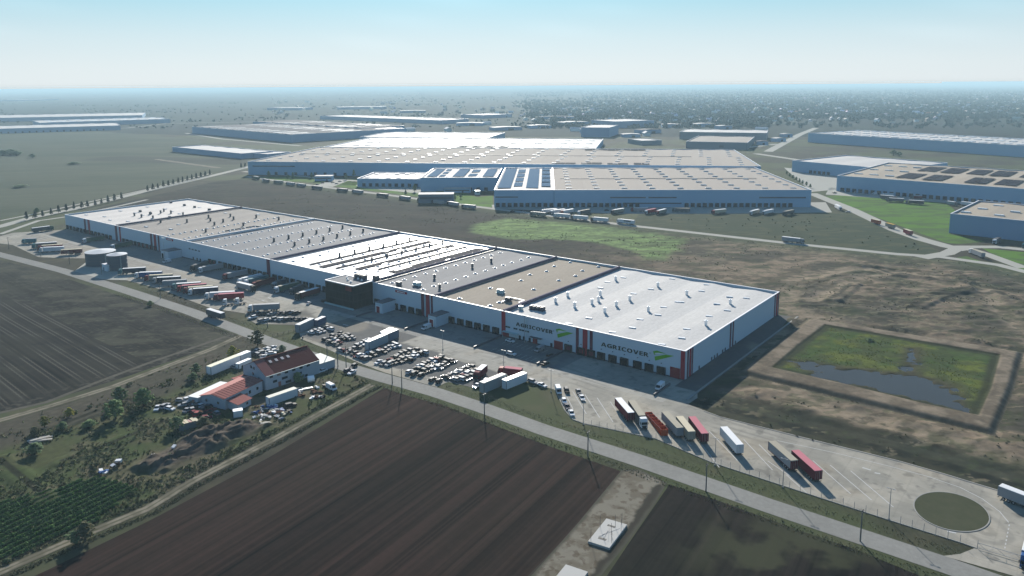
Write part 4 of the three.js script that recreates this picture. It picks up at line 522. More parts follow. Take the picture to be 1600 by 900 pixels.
// ---------------------------------------------------------------- vehicles: local +x is forward
const P = {}; const paint = (k, r, g, b, rough = 0.3) => (P[k] = mat(r * 0.72, g * 0.72, b * 0.72, Math.max(0.6, rough + 0.25), { specularIntensity: 0.12 }));
paint('white', 0.74, 0.75, 0.77); paint('silver', 0.33, 0.34, 0.36, 0.25); paint('grey', 0.11, 0.115, 0.125, 0.28); paint('black', 0.014, 0.014, 0.017, 0.22); paint('dark blue', 0.016, 0.024, 0.06, 0.25); paint('blue', 0.03, 0.10, 0.28); paint('red', 0.26, 0.012, 0.024); paint('dark red', 0.15, 0.010, 0.024, 0.5); paint('cream', 0.56, 0.5, 0.37, 0.45); paint('beige', 0.36, 0.33, 0.265, 0.5); paint('teal', 0.06, 0.19, 0.22); paint('pink', 0.50, 0.17, 0.21, 0.55); paint('orange', 0.52, 0.072, 0.012, 0.5); paint('yellow', 0.55, 0.36, 0.06, 0.5); paint('green', 0.04, 0.11, 0.07); paint('rusty brown', 0.10, 0.045, 0.028, 0.8);
const T = { tyre: mat(0.012, 0.012, 0.013, 0.9), rim: mat(0.35, 0.35, 0.36, 0.35, { metalness: 0.5 }), glass: mat(0.012, 0.017, 0.024, 0.45, { specularIntensity: 0.12 }), dark: mat(0.03, 0.03, 0.033, 0.6), lamp: mat(0.7, 0.72, 0.75, 0.15), tail: mat(0.35, 0.015, 0.015, 0.3), chassis: mat(0.05, 0.05, 0.055, 0.7) };
const CAR = {
  hatchback: { L: 4.1, body: [[-2.05, 0.3], [2.0, 0.26], [2.05, 0.62], [1.9, 0.78], [0.95, 0.95], [-2.0, 1.0], [-2.08, 0.7]], cab: [[1.0, 0.93], [0.3, 1.42], [-1.55, 1.46], [-2.0, 0.97]], roof: [0.32, -1.5] },
  saloon: { L: 4.6, body: [[-2.3, 0.3], [2.25, 0.26], [2.3, 0.62], [2.1, 0.78], [1.0, 0.92], [-1.4, 0.98], [-2.25, 0.95], [-2.32, 0.65]], cab: [[1.05, 0.9], [0.25, 1.4], [-1.0, 1.42], [-1.75, 0.96]], roof: [0.25, -1.0] },
  estate: { L: 4.7, body: [[-2.35, 0.34], [2.3, 0.3], [2.36, 0.75], [2.15, 0.95], [1.05, 1.08], [-2.3, 1.1], [-2.38, 0.7]], cab: [[1.1, 1.05], [0.4, 1.62], [-1.9, 1.66], [-2.3, 1.08]], roof: [0.4, -1.85] },
};
const carGeo = (k) => memo('car' + k, () => { const c = CAR[k], x = c.L / 2; return {
  body: profile(c.body, 1.78, 0.1), cabin: profile(c.cab, 1.56, 0.12), roof: profile([[c.roof[0] + 0.1, c.cab[1][1] - 0.05], [c.roof[0] - 0.06, c.cab[1][1] + 0.035], [c.roof[1] + 0.1, c.cab[2][1] + 0.035], [c.roof[1] - 0.06, c.cab[2][1] - 0.05]], 1.4, 0.05),
  wheel: merge([new THREE.CylinderGeometry(0.32, 0.32, 0.22, 12).rotateX(Math.PI / 2)]), lamp: merge([box(0.1, 0.16, 0.4, x - 0.06, 0.66, 0.62), box(0.1, 0.16, 0.4, x - 0.06, 0.66, -0.62)]), tail: merge([box(0.1, 0.18, 0.32, -x + 0.03, 0.78, 0.66), box(0.1, 0.18, 0.32, -x + 0.03, 0.78, -0.66)]) }; });
function car(kind, color, label, pos, turn, group, cat = 'car') {
  const g = carGeo(kind), t = thing(cat === 'wreck' ? 'wrecked_car' : 'parked_car', label, cat === 'wreck' ? 'wrecked car' : 'car', pos, turn, group, 0.1), L = CAR[kind].L;
  mesh('body', g.body, P[color], t); mesh('window_glass', g.cabin, T.glass, t); mesh('roof', g.roof, P[color === 'black' ? 'grey' : color === 'grey' ? 'silver' : color], t); mesh('headlight', g.lamp, T.lamp, t); mesh('tail_light', g.tail, T.tail, t);  // black and grey cars get a paler roof colour, painted for the sun glint
  for (const x of [-L * 0.3, L * 0.31]) for (const z of [-0.78, 0.78]) mesh('wheel', g.wheel, T.tyre, t).position.set(x, 0.32, z);
  return t;
}
function van(color, label, pos, turn, o = {}) {
  const t = thing('van', label, 'van', pos, turn, undefined, 0.1), g = memo('van', () => ({ body: profile([[-2.85, 0.35], [2.75, 0.32], [2.85, 0.9], [2.3, 1.2], [1.45, 2.0], [1.1, 2.45], [-2.75, 2.5], [-2.88, 1.2]], 2.0, 0.14), ws: profile([[2.28, 1.24], [1.48, 2.02], [1.44, 1.98], [2.2, 1.2]], 1.7, 0).translate(0.05, 0.03, 0), side: merge([box(0.8, 0.6, 0.05, 1.05, 1.65, 0.99), box(0.8, 0.6, 0.05, 1.05, 1.65, -0.99)]), wheel: new THREE.CylinderGeometry(0.36, 0.36, 0.25, 12).rotateX(Math.PI / 2), bump: merge([box(0.2, 0.3, 1.8, 2.8, 0.45, 0), box(0.2, 0.25, 1.8, -2.84, 0.45, 0)]), lamp: merge([box(0.1, 0.25, 0.3, 2.72, 0.95, 0.72), box(0.1, 0.25, 0.3, 2.72, 0.95, -0.72)]), rear: merge([box(0.06, 0.6, 0.7, -2.86, 1.75, 0.42), box(0.06, 0.6, 0.7, -2.86, 1.75, -0.42)]) }));
  mesh('body', g.body, P[color], t); mesh('windscreen', g.ws, T.glass, t); mesh('side_window', g.side, T.glass, t); mesh('bumper', g.bump, T.dark, t); mesh('headlight', g.lamp, T.lamp, t); mesh('rear_window', g.rear, T.glass, t);
  for (const x of [-1.75, 1.85]) for (const z of [-0.88, 0.88]) mesh('wheel', g.wheel, T.tyre, t).position.set(x, 0.36, z); return t;
}
const lorryGeo = memo('lorry', () => { const wheel = new THREE.CylinderGeometry(0.5, 0.5, 0.36, 14).rotateX(Math.PI / 2), rim = new THREE.CylinderGeometry(0.27, 0.27, 0.38, 10).rotateX(Math.PI / 2); return { wheel, rim,
  cab: profile([[-2.25, 0.75], [0, 0.55], [0.05, 1.6], [-0.1, 2.9], [-0.55, 3.75], [-2.2, 3.8]], 2.45, 0.12), screen: box(0.06, 0.95, 2.1, 0.0, 2.2, 0).rotateZ(0.0).translate(0.05, 0, 0), side: merge([box(0.75, 0.75, 0.05, -0.75, 2.2, 1.23), box(0.75, 0.75, 0.05, -0.75, 2.2, -1.23)]), grille: box(0.06, 0.7, 1.7, 0.08, 1.15, 0), lamp: merge([box(0.1, 0.25, 0.4, 0.06, 0.75, 0.95), box(0.1, 0.25, 0.4, 0.06, 0.75, -0.95)]), mirror: merge([box(0.15, 0.7, 0.2, -0.1, 2.2, 1.4), box(0.15, 0.7, 0.2, -0.1, 2.2, -1.4)]), bumper: box(0.3, 0.45, 2.45, -0.05, 0.62, 0), frame: merge([box(6.0, 0.3, 0.9, -3, 0.85, 0), box(1.3, 0.6, 0.6, -3.0, 0.7, 0.95), box(1.3, 0.6, 0.6, -3.0, 0.7, -0.95)]) }; });
function addWheels(t, xs) { for (const x of xs) for (const z of [-1.02, 1.02]) { const w = mesh('wheel', lorryGeo.wheel, T.tyre, t); w.position.set(x, 0.5, z); mesh('rim', lorryGeo.rim, T.rim, w); } }
function addCab(t, x, color) {
  const c = mesh('cab', lorryGeo.cab, P[color], t); c.position.x = x; mesh('windscreen', lorryGeo.screen, T.glass, c); mesh('side_window', lorryGeo.side, T.glass, c); mesh('grille', lorryGeo.grille, T.dark, c); mesh('headlight', lorryGeo.lamp, T.lamp, c); mesh('mirror', lorryGeo.mirror, T.dark, c); mesh('bumper', lorryGeo.bumper, T.dark, c);
  mesh('tractor_frame', lorryGeo.frame, T.chassis, t).position.x = x; addWheels(t, [x - 1.35, x - 4.9]);
}
const bodyGeo = (L, tag_) => memo('tb' + L + tag_, () => ({ side: box(L, 2.72, 2.5, 0, 2.5, 0), roof: profile([[-L / 2 - 0.02, 0], [L / 2 + 0.02, 0], [L / 2 - 0.05, 0.14], [-L / 2 + 0.05, 0.14]], 2.56, 0.05).translate(0, 3.87, 0), rails: merge([box(L + 0.06, 0.16, 2.58, 0, 1.15, 0), ...[-1, 1].flatMap((s) => [box(0.14, 2.8, 0.1, L / 2 - 0.02, 2.5, s * 1.24), box(0.14, 2.8, 0.1, -L / 2 + 0.02, 2.5, s * 1.24)])]), door: merge([box(0.08, 2.5, 1.18, -L / 2 - 0.05, 2.5, 0.61), box(0.08, 2.5, 1.18, -L / 2 - 0.05, 2.5, -0.61)]), bars: merge([-0.9, -0.25, 0.25, 0.9].map((z) => box(0.05, 2.6, 0.05, -L / 2 - 0.11, 2.5, z))), under: merge([box(L * 0.9, 0.25, 1.0, -L * 0.02, 0.98, 0), box(0.15, 0.15, 2.3, -L / 2 + 0.1, 0.5, 0), box(2.4, 0.5, 0.5, L * 0.02, 0.75, 0.9), box(2.4, 0.5, 0.5, L * 0.02, 0.75, -0.9)]), legs: merge([box(0.16, 1.0, 0.16, L / 2 - 3.2, 0.5, 0.7), box(0.16, 1.0, 0.16, L / 2 - 3.2, 0.5, -0.7)]), straps: merge(Array.from({ length: Math.round(L / 1.3) }, (_, i) => box(0.06, 2.6, 2.54, -L / 2 + 0.65 + i * 1.3, 2.5, 0))) }));
// a: far or rear end of the roof line, b: its front end (survey picture), Y about 4 m
function lorry(o) {
  const L = o.L ?? 13.6, a = G(...o.a, 4), b = o.b ? G(...o.b, 4) : null, d = b ? dirOf(a, b) : o.d, mid = b ? [(a[0] + b[0]) / 2, (a[1] + b[1]) / 2] : a;
  const t = thing(o.cab ? (L < 9 ? 'box_truck' : 'articulated_lorry') : 'semi_trailer', o.label, o.cab ? (L < 9 ? 'truck' : 'lorry') : 'trailer', mid, turnOf(d), o.group, 0.1), g = bodyGeo(L, '');
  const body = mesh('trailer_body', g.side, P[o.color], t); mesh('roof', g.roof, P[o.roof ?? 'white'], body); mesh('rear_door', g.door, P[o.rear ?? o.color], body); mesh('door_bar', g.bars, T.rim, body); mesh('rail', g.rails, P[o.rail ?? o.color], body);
  if (o.straps ?? true) mesh('curtain_strap', g.straps, P[o.color], body);
  mesh('underframe', g.under, T.chassis, t);
  addWheels(t, L > 9 ? [-L / 2 + 1.6, -L / 2 + 2.9, -L / 2 + 4.2] : [-L / 2 + 1.5]);
  if (o.cab) addCab(t, L / 2 + 2.75, o.cab); else mesh('landing_leg', g.legs, T.dark, t);
  if (o.mark) mesh('side_mark', merge([box(L * 0.5, 0.9, 2.56, -L * 0.05, 2.9, 0)]), P[o.mark], body);
  return t;
}
const vdir = [-VD[0], -VD[1]]; // away from the docks
// --- trailer park in front
const park = [
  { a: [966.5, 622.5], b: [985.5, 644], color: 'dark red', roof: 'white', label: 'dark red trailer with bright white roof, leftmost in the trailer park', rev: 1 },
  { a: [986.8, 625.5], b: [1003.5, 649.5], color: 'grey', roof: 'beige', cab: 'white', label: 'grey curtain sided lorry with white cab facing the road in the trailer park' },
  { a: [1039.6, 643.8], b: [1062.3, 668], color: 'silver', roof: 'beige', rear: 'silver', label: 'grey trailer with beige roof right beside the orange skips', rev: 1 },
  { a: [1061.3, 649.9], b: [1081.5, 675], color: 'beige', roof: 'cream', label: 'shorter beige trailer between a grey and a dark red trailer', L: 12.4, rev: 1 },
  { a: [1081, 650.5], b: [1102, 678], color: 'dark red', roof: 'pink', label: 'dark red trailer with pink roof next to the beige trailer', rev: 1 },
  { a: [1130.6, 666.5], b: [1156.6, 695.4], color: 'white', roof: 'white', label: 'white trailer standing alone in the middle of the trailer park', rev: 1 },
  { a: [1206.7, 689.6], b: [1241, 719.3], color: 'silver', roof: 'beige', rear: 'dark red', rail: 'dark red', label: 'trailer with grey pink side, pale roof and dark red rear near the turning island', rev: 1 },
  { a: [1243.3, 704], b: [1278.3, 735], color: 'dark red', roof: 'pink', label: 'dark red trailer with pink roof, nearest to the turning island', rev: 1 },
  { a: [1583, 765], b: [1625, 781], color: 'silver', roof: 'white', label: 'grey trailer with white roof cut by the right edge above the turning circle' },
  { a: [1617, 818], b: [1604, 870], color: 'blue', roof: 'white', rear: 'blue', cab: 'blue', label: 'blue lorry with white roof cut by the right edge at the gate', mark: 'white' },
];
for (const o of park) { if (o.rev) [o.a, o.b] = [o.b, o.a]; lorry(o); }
for (let i = 0; i < 6; i++) { // orange skips in a line
  const a = G(1015, 651), b = G(1036, 679), p = [lerp(a[0], b[0], i / 5), lerp(a[1], b[1], i / 5)], t = thing('skip', `open orange skip in the line beside the grey trailer, ${ORD[i]} from the far end`, 'skip', p, turnOf(dirOf(a, b)), 'orange skips in the trailer park', 0.1), h = 1.0 + 0.28 * i;
  mesh('side_wall', merge([profile([[-1.35, 0.15], [1.35, 0.15], [1.6, h], [-1.6, h]], 0.1, 0).translate(0, 0, 1.2), profile([[-1.35, 0.15], [1.35, 0.15], [1.6, h], [-1.6, h]], 0.1, 0).translate(0, 0, -1.2), box(0.1, h - 0.1, 2.4, -1.45, h / 2 + 0.1, 0).rotateZ(0), box(0.1, h - 0.1, 2.4, 1.45, h / 2 + 0.1, 0)]), P.orange, t); mesh('floor', box(2.8, 0.12, 2.3, 0, 0.25, 0), P.orange, t); mesh('rib', merge([-1, 0, 1].flatMap((x) => [box(0.12, h - 0.2, 0.12, x, h / 2 + 0.1, 1.28), box(0.12, h - 0.2, 0.12, x, h / 2 + 0.1, -1.28)])), P.orange, t); mesh('rim', merge([box(3.3, 0.1, 0.14, 0, h, 1.22), box(3.3, 0.1, 0.14, 0, h, -1.22)]), P['dark red'], t);
}
// --- lorries standing in the left part of the yard
const SLOT = (k) => `in the row behind the tanks, ${ORD[k]} from them`;
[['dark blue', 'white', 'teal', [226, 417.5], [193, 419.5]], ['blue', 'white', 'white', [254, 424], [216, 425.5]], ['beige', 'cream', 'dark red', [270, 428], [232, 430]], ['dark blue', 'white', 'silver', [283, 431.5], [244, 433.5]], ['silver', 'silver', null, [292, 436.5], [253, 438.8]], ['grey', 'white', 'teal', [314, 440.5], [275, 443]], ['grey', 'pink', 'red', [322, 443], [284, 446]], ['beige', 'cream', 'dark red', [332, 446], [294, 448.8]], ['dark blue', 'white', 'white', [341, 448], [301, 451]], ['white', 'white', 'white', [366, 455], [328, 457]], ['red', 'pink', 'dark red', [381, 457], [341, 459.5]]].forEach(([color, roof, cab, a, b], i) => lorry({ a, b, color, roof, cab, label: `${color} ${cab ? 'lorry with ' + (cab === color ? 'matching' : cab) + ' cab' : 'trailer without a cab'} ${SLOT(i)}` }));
[
  { a: [368, 439.5], b: [397, 446.5], color: 'silver', roof: 'white', cab: 'black', label: 'grey lorry with bright white roof crossing the yard behind the docks' },
  { a: [437, 474], b: [395, 476], color: 'silver', roof: 'silver', cab: 'white', label: 'grey blue lorry with white cab behind the small car park' },
  { a: [326, 482.5], b: [347, 489], color: 'grey', roof: 'white', label: 'grey trailer with white roof parked alone on the country road' },
  { a: [47, 356.8], b: [80, 352.6], color: 'grey', roof: 'white', cab: 'green', label: 'dark lorry with white roof and green cab by the far end lawn' },
  { a: [55, 372.4], b: [41, 373], color: 'teal', roof: 'silver', cab: 'teal', L: 7, label: 'small grey green truck leftmost in the far left yard' },
  { a: [87, 378], b: [57, 380], color: 'grey', roof: 'white', cab: 'teal', label: 'white roofed lorry with dark teal cab, furthest of the far left group' },
  { a: [98, 381.5], b: [64, 383.5], color: 'dark red', roof: 'cream', cab: 'dark red', label: 'dark red lorry in the middle of the far left group' },
  { a: [100, 385], b: [67, 386.5], color: 'white', roof: 'white', cab: 'white', label: 'white lorry with pale blue shade in the far left group' },
  { a: [128, 388.5], b: [95, 390.5], color: 'dark red', roof: 'cream', rail: 'rusty brown', label: 'dark red trailer with cream roof, nearest of the far left group' },
  { a: [162, 367.5], b: [135, 371.8], color: 'green', roof: 'grey', cab: 'white', label: 'dark lorry with white cab docked furthest left' },
  { a: [205, 376], b: [178, 381.5], color: 'green', roof: 'grey', cab: 'white', label: 'dark green lorry with white cab docked behind the big water tank' },
  { a: [322, 407], b: [303, 414], color: 'grey', roof: 'grey', cab: 'black', label: 'dark lorry docked right of the far stair block' },
  { a: [346, 411.5], b: [318, 416.5], color: 'silver', roof: 'silver', cab: 'white', label: 'grey lorry with white cab docked next to the red doors' },
  { a: [385, 421], b: [355, 427], color: 'silver', roof: 'silver', cab: 'dark red', label: 'pale grey lorry with dark red cab backed into a dock' },
  { a: [408, 427.5], b: [378, 434.5], color: 'white', roof: 'white', cab: 'white', label: 'white lorry docked left of the pale teal lorry' },
  { a: [417, 429.5], b: [389, 436], color: 'teal', roof: 'teal', cab: 'white', label: 'pale teal lorry with white cab in a dock' },
  { a: [428, 432.5], b: [400, 440], color: 'dark red', roof: 'rusty brown', cab: 'dark red', label: 'dark red brown lorry docked left of the dark pillar' },
  { a: [446, 435.5], b: [432, 439.5], color: 'grey', roof: 'grey', cab: 'silver', L: 7.5, label: 'short grey truck docked right of the dark pillar' },
  { a: [464, 440.5], b: [438, 446.5], color: 'green', roof: 'beige', cab: 'white', label: 'dark green lorry with white cab docked in the fourth section' },
  { a: [475, 442.5], b: [456, 450], color: 'grey', roof: 'grey', cab: 'grey', L: 8.4, label: 'short grey box truck docked between two lorries' },
  { a: [498, 448.8], b: [467, 457.5], color: 'dark red', roof: 'white', cab: 'black', label: 'dark lorry with bright white roof docked nearest the black cube' },
].forEach(lorry);
for (const [x, y, i] of [[356, 477.5, 0], [375, 476, 1]]) { const t = thing('tractor_unit', `white lorry tractor without a trailer before the red lorry, ${i ? 'right' : 'left'} one of two`, 'tractor unit', G(x, y), turnOf(dirOf(G(375, 474), G(352, 476))), undefined, 0.1); addCab(t, 2.6, 'white'); mesh('fifth_wheel', merge([cyl(0.5, 0.5, 0.15, 10, -2.3, 1.05, 0)]), T.dark, t); }
// --- lorries queueing on the far road
[[393, 274.5, 408, 277, 'green'], [411, 279, 421, 281, 'grey'], [429, 281.5, 443, 283, 'beige'], [447, 284, 463, 286, 'silver'], [464, 286, 479, 288, 'silver'], [489, 290, 504, 291.5, 'grey'], [529, 294, 543, 295.5, 'grey'], [551, 296, 569, 298, 'silver'], [590, 301.5, 608, 303.5, 'dark blue'], [625, 305.5, 643, 308, 'silver'], [653.5, 309, 672, 311.5, 'silver'], [676, 312, 695, 314.5, 'silver'], [698, 314, 720, 317.5, 'silver'], [724, 319, 744, 321, 'silver'], [832, 330.5, 853, 332.5, 'beige'], [868, 333, 892, 335, 'white'], [895, 336, 920, 338, 'white'], [927, 339, 951, 341, 'white'], [968, 342, 992, 344.5, 'white']].forEach(([x0, y0, x1, y1, c], i) => lorry({ b: [x0 - 0, y0], a: [x1, y1], color: c, roof: c === 'white' ? 'white' : 'silver', cab: pick(['black', 'white', 'grey']), mark: i === 18 ? 'black' : undefined, straps: false, label: `${c} lorry queueing on the pale far road, ${ORD[i]} from its left end` }));
lorry({ a: [1223, 369.5], b: [1250, 372.5], color: 'silver', roof: 'white', cab: 'silver', label: 'white roofed lorry driving right alone on the far road' });
lorry({ a: [1540, 396.5], b: [1517, 387.5], color: 'silver', roof: 'beige', cab: 'white', label: 'grey lorry with white cab at the road fork near the small warehouse' });
[[1303, 317, 1316, 324.5, 'white', 'white'], [1376, 345, 1362, 341.5, 'orange', 'cream'], [1399, 351.5, 1384, 347.5, 'beige', 'yellow'], [1427, 362, 1411, 356.5, 'red', 'cream']].forEach(([x0, y0, x1, y1, c, r], i) => lorry({ a: [x0, y0], b: [x1, y1], color: c, roof: r, L: i ? 9.6 : 13.6, cab: i ? undefined : 'white', label: `${c} ${i ? 'trailer with ' + r + ' roof' : 'lorry'} on the slanting road beside the bright lawn` }));
[[848, 328, 872, 326, 'white'], [862, 329, 884, 326.5, 'white'], [878, 329.5, 897, 326.5, 'white'], [902, 330.5, 925, 326.5, 'grey'], [957, 328.5, 976, 325.5, 'beige'], [990, 325, 1013, 325, 'silver'], [1009, 329, 1026, 325.5, 'red'], [1026, 330, 1042, 326, 'beige'], [1055, 325.5, 1078, 326, 'grey'], [1113, 329, 1137, 326.5, 'cream'], [1172, 330.5, 1188, 326.5, 'beige'], [1193, 330, 1210, 326.5, 'white'], [1224, 331, 1242, 327.5, 'grey']].forEach(([x0, y0, x1, y1, c], i) => lorry({ b: [x0, y0 - 0.5], a: [x1, y1 - 0.5], color: c, roof: c === 'red' ? 'pink' : c === 'grey' ? 'beige' : 'white', cab: pick(['white', 'white', 'red', 'grey']), straps: false, label: `${c} lorry before the docks of the beige roofed warehouse, ${ORD[i]} from the left` }));
[[1375, 304.5, 1398, 306.5, 'grey'], [1396, 302.3, 1383, 301.8, 'white'], [1413, 310.5, 1389, 309, 'grey'], [1445, 314, 1419, 312.5, 'black'], [1441, 306, 1428, 305.5, 'dark red'], [1481, 314, 1492, 315.5, 'silver'], [1501, 314.5, 1526, 317.5, 'white']].forEach(([x0, y0, x1, y1, c], i) => lorry({ a: [x0, y0], b: [x1, y1], color: c, roof: 'white', cab: pick(['white', 'grey']), L: [1, 4, 5].includes(i) ? 8 : 13.6, straps: false, label: `${c} lorry below the solar roofed warehouse at the right, ${ORD[i]} from the left` }));
[[1322, 299.5], [1339, 301], [1354, 302], [1366, 304.5]].forEach(([x, y], i) => van('white', `white van below the solar roofed warehouse, ${ORD[i]} from its left corner`, G(x, y), 2.9));
lorry({ a: [1566, 369], b: [1551, 375], color: 'grey', roof: 'grey', cab: 'white', L: 8.4, label: 'grey truck with white cab in the shade of the small right warehouse' }); lorry({ a: [1612, 375], b: [1597, 382], color: 'teal', roof: 'grey', cab: 'teal', L: 8.4, label: 'teal truck cut by the right edge beside the small warehouse' });
// --- vans
van('white', 'white van with dark windscreen, topmost at the left edge of the trailer park', G(872.5, 614), turnOf(dirOf(G(868, 604), G(875, 621))));
van('white', 'white van by the corner dock ramp of the long warehouse', G(1031, 608), turnOf(dirOf(G(1037, 602), G(1024, 613))));
van('white', 'white van in the shade beside the stair block with red door', G(666, 514.5), turnOf(vdir)); van('white', 'white van in the shade beside the far left stair block', G(261, 410.5), turnOf(vdir)); van('silver', 'pale van in the shade of the office front near the red gate', G(843, 549), turnOf(vdir)); van('white', 'white van parked on the grass beside the farmhouse junk', G(518, 609), turnOf(dirOf(G(508, 602), G(528, 612))));
// --- box truck and crate like trucks near the car parks
lorry({ a: [756, 571], b: [749, 577], color: 'dark red', roof: 'white', rear: 'white', L: 6.5, cab: 'dark red', label: 'white roofed box truck at the upper end of the last car row' });
lorry({ a: [811, 576], b: [793, 574], color: 'dark red', roof: 'pink', L: 7.5, cab: 'red', label: 'dark red truck with pink roof behind the two grey containers' });
// --- cars
const vT = turnOf(VD), colorsList = ['white', 'silver', 'grey', 'grey', 'black', 'black', 'dark blue', 'grey', 'silver', 'black', 'dark blue', 'dark red', 'black', 'white'], kinds = ['hatchback', 'hatchback', 'saloon', 'estate'];
function carRow(where, list, turn = vT, fixed) { const seen = {}; list.forEach(([x, y, c], i) => { const color = c ?? pick(colorsList), kind = pick(kinds); car(kind, color, `${color} ${kind} ${where}, ${ORD[i] ?? 'place ' + i} from ${fixed ?? 'the road'}`, G(x, y), turn + (rnd() < 0.5 ? Math.PI : 0) + rr(-0.04, 0.04), 'cars ' + where); }); }
const cross = vT + Math.PI / 2;
carRow('in the upper row of the gravel car park', [[401, 491.5], [409, 492], [417, 491.5, 'rusty brown'], [425, 492], [440, 490.5], [448, 491], [456, 490], [464, 490.5]], vT - 0.1, 'the left');
carRow('in the lower row of the gravel car park', [[395, 498, 'white'], [409, 503], [418, 501.5], [427, 500.5], [434, 501], [442, 500.5], [450, 500.5], [459, 499.5], [467, 500.5], [476, 500]], vT - 0.1, 'the left');
carRow('in the small row by the blue container', [[486, 521.5, 'white'], [491.5, 519, 'silver'], [497, 520.5, 'white'], [500, 517, 'white'], [504, 519, 'silver'], [512, 513.5, 'grey'], [516.5, 516, 'white']], cross, 'the road');
carRow('in the left row of the first asphalt block', [[508.5, 533], [517, 530.5], [521.5, 527.5], [530, 526], [533.5, 522.5]], cross);
carRow('in the right row of the first asphalt block', [[516.5, 537], [523.5, 539], [524.5, 533], [529, 536.5], [535, 531], [538.5, 528.5], [544, 531], [546, 526.5], [550, 529.5]], cross);
carRow('in the long row left of the box trailer', [[532, 549], [538.5, 550.5], [546, 548.5], [552, 546], [559.5, 543], [565.5, 539.5], [570, 536.5], [575.5, 533]], cross);
carRow('in the short row below the box trailer', [[546, 552], [554, 554.5], [558, 558], [563.5, 557.5], [568, 560.5], [574, 562]], vT);
carRow('in the row right of the box trailer', [[578, 553.5], [583.5, 556], [589.5, 552], [594.5, 550], [599, 551.5], [603.5, 547.5], [608.5, 544.5], [612.5, 543.5], [616.5, 539.5], [621, 542]], cross);
carRow('in the roadside bunch of block three', [[591.5, 568, 'white'], [599, 570.5, 'grey'], [607.5, 571.5, 'silver']], vT + 0.2);
carRow('in the left row of the third block', [[610, 564.5], [617, 560], [622.5, 558.5], [628, 555], [634.5, 553.5], [642, 550.5], [650, 548]], cross);
carRow('in the right row of the third block', [[615.5, 568.5], [624, 566.5], [630, 564], [635, 560.5], [639.5, 563.5], [644, 559.5], [649, 556], [655.5, 554], [663, 552.5, 'white']], cross);
carRow('in the roadside bunch of block four', [[639.5, 583, 'white'], [648, 585.5, 'black'], [658.5, 587.5, 'black']], vT + 0.2);
carRow('in the left row of the fourth block', [[652.5, 578, 'black'], [658, 574.5], [665, 572], [671, 569], [676, 566, 'white'], [680, 564, 'red'], [685.5, 561.5], [691.5, 560.5, 'black']], cross);
carRow('in the right row of the fourth block', [[664, 581.5], [670, 579], [676, 577.5], [681.5, 574], [686, 576.5], [690.5, 573], [696.5, 570.5], [702, 566.5], [707, 566, 'dark blue']], cross);
carRow('in the roadside pair of the last block', [[675.5, 595, 'black'], [686, 597, 'black']], vT + 0.3);
carRow('in the left row of the last block', [[697, 591, 'black'], [704, 589.5], [709.5, 586.5], [718, 582.5], [724, 580], [730, 577.5], [736, 574.5]], cross);
carRow('in the right row of the last block', [[711, 595, 'silver'], [716, 592], [719.5, 594], [724.5, 590], [731, 586.5], [736.5, 583.5], [742, 580.5], [748.5, 579.5]], cross);
carRow('in the outer row of the last block', [[725.5, 595], [731, 592], [738, 590], [743, 587], [748, 584.5]], cross);
carRow('beside the grey green container', [[745, 605, 'white'], [751.5, 602, 'silver'], [757.5, 599, 'white']], vT + 0.2, 'the left');
carRow('on the verge across the road', [[544, 581], [550, 584, 'white'], [552.5, 574, 'black']], vT + 0.2, 'the left');
carRow('beside the farmhouse gable near the poles', [[496.5, 573.5, 'white'], [504, 573, 'white'], [500, 577.5, 'white'], [506.5, 576, 'silver'], [503.5, 581.5, 'white']], vT, 'the left');
const lotT = turnOf(dirOf(G(880, 612), G(893, 640)));
[[885.5, 613, 'black', 'black estate second in the top left of the trailer park', 'estate'], [904, 614.5, 'grey', 'grey saloon behind the white one in the third bay', 'saloon'], [909.5, 624, 'white', 'white saloon in the third bay of the trailer park', 'saloon'], [881.5, 629, 'white', 'white hatchback behind the van along the trailer park edge', 'hatchback'], [886.5, 638, 'dark blue', 'dark blue saloon between two white cars along the trailer park edge', 'saloon'], [893, 648, 'white', 'white saloon nearest the road along the trailer park edge', 'saloon']].forEach(([x, y, c, l, k]) => car(k, c, l, G(x, y), lotT));
const edgeT = turnOf(dirOf(G(826, 596), G(852, 606))); car('estate', 'silver', 'silver estate car at the grass corner, left of two', G(832.5, 599), edgeT); car('saloon', 'white', 'white saloon at the grass corner, right of two', G(847, 604), edgeT);
car('saloon', 'white', 'white car in the dark car park near the office canopy', G(797, 534.5), edgeT + 0.2); car('estate', 'white', 'white topped car at the sunny edge of the dark car park', G(799, 555), edgeT + 0.15); car('saloon', 'black', 'black car at the corner where the dark car park meets the apron', G(852, 570), vT); car('hatchback', 'black', 'small black car in the shade near the red gate', G(859.5, 556.5), vT); car('saloon', 'white', 'white car alone in the yard left of the black cube', G(482.5, 475.5), vT + 0.6); car('estate', 'black', 'black car in the shade at the foot of the black cube', G(508, 471.5), vT);
car('hatchback', 'white', 'white car following the lorry on the slanting road', G(1325, 332), 2.5); car('saloon', 'black', 'black car near the left docks of the solar roofed warehouse', G(1304, 302), 0.2);
[[801, 331, 'black'], [818, 332.5, 'white'], [948, 329.5, 'black']].forEach(([x, y, c], i) => car('saloon', c, `${c} car before the beige roofed warehouse, ${ORD[i]} from the left`, G(x, y), 0.1));
[[496, 289], [504, 286.5], [511, 284.5], [520, 285.5], [526, 287.5], [531, 284]].forEach(([x, y], i) => car('saloon', pick(['black', 'grey', 'white']), `car on the pale far car park, ${ORD[i]} from the left`, G(x, y), 0.6, 'cars on the far car park'));
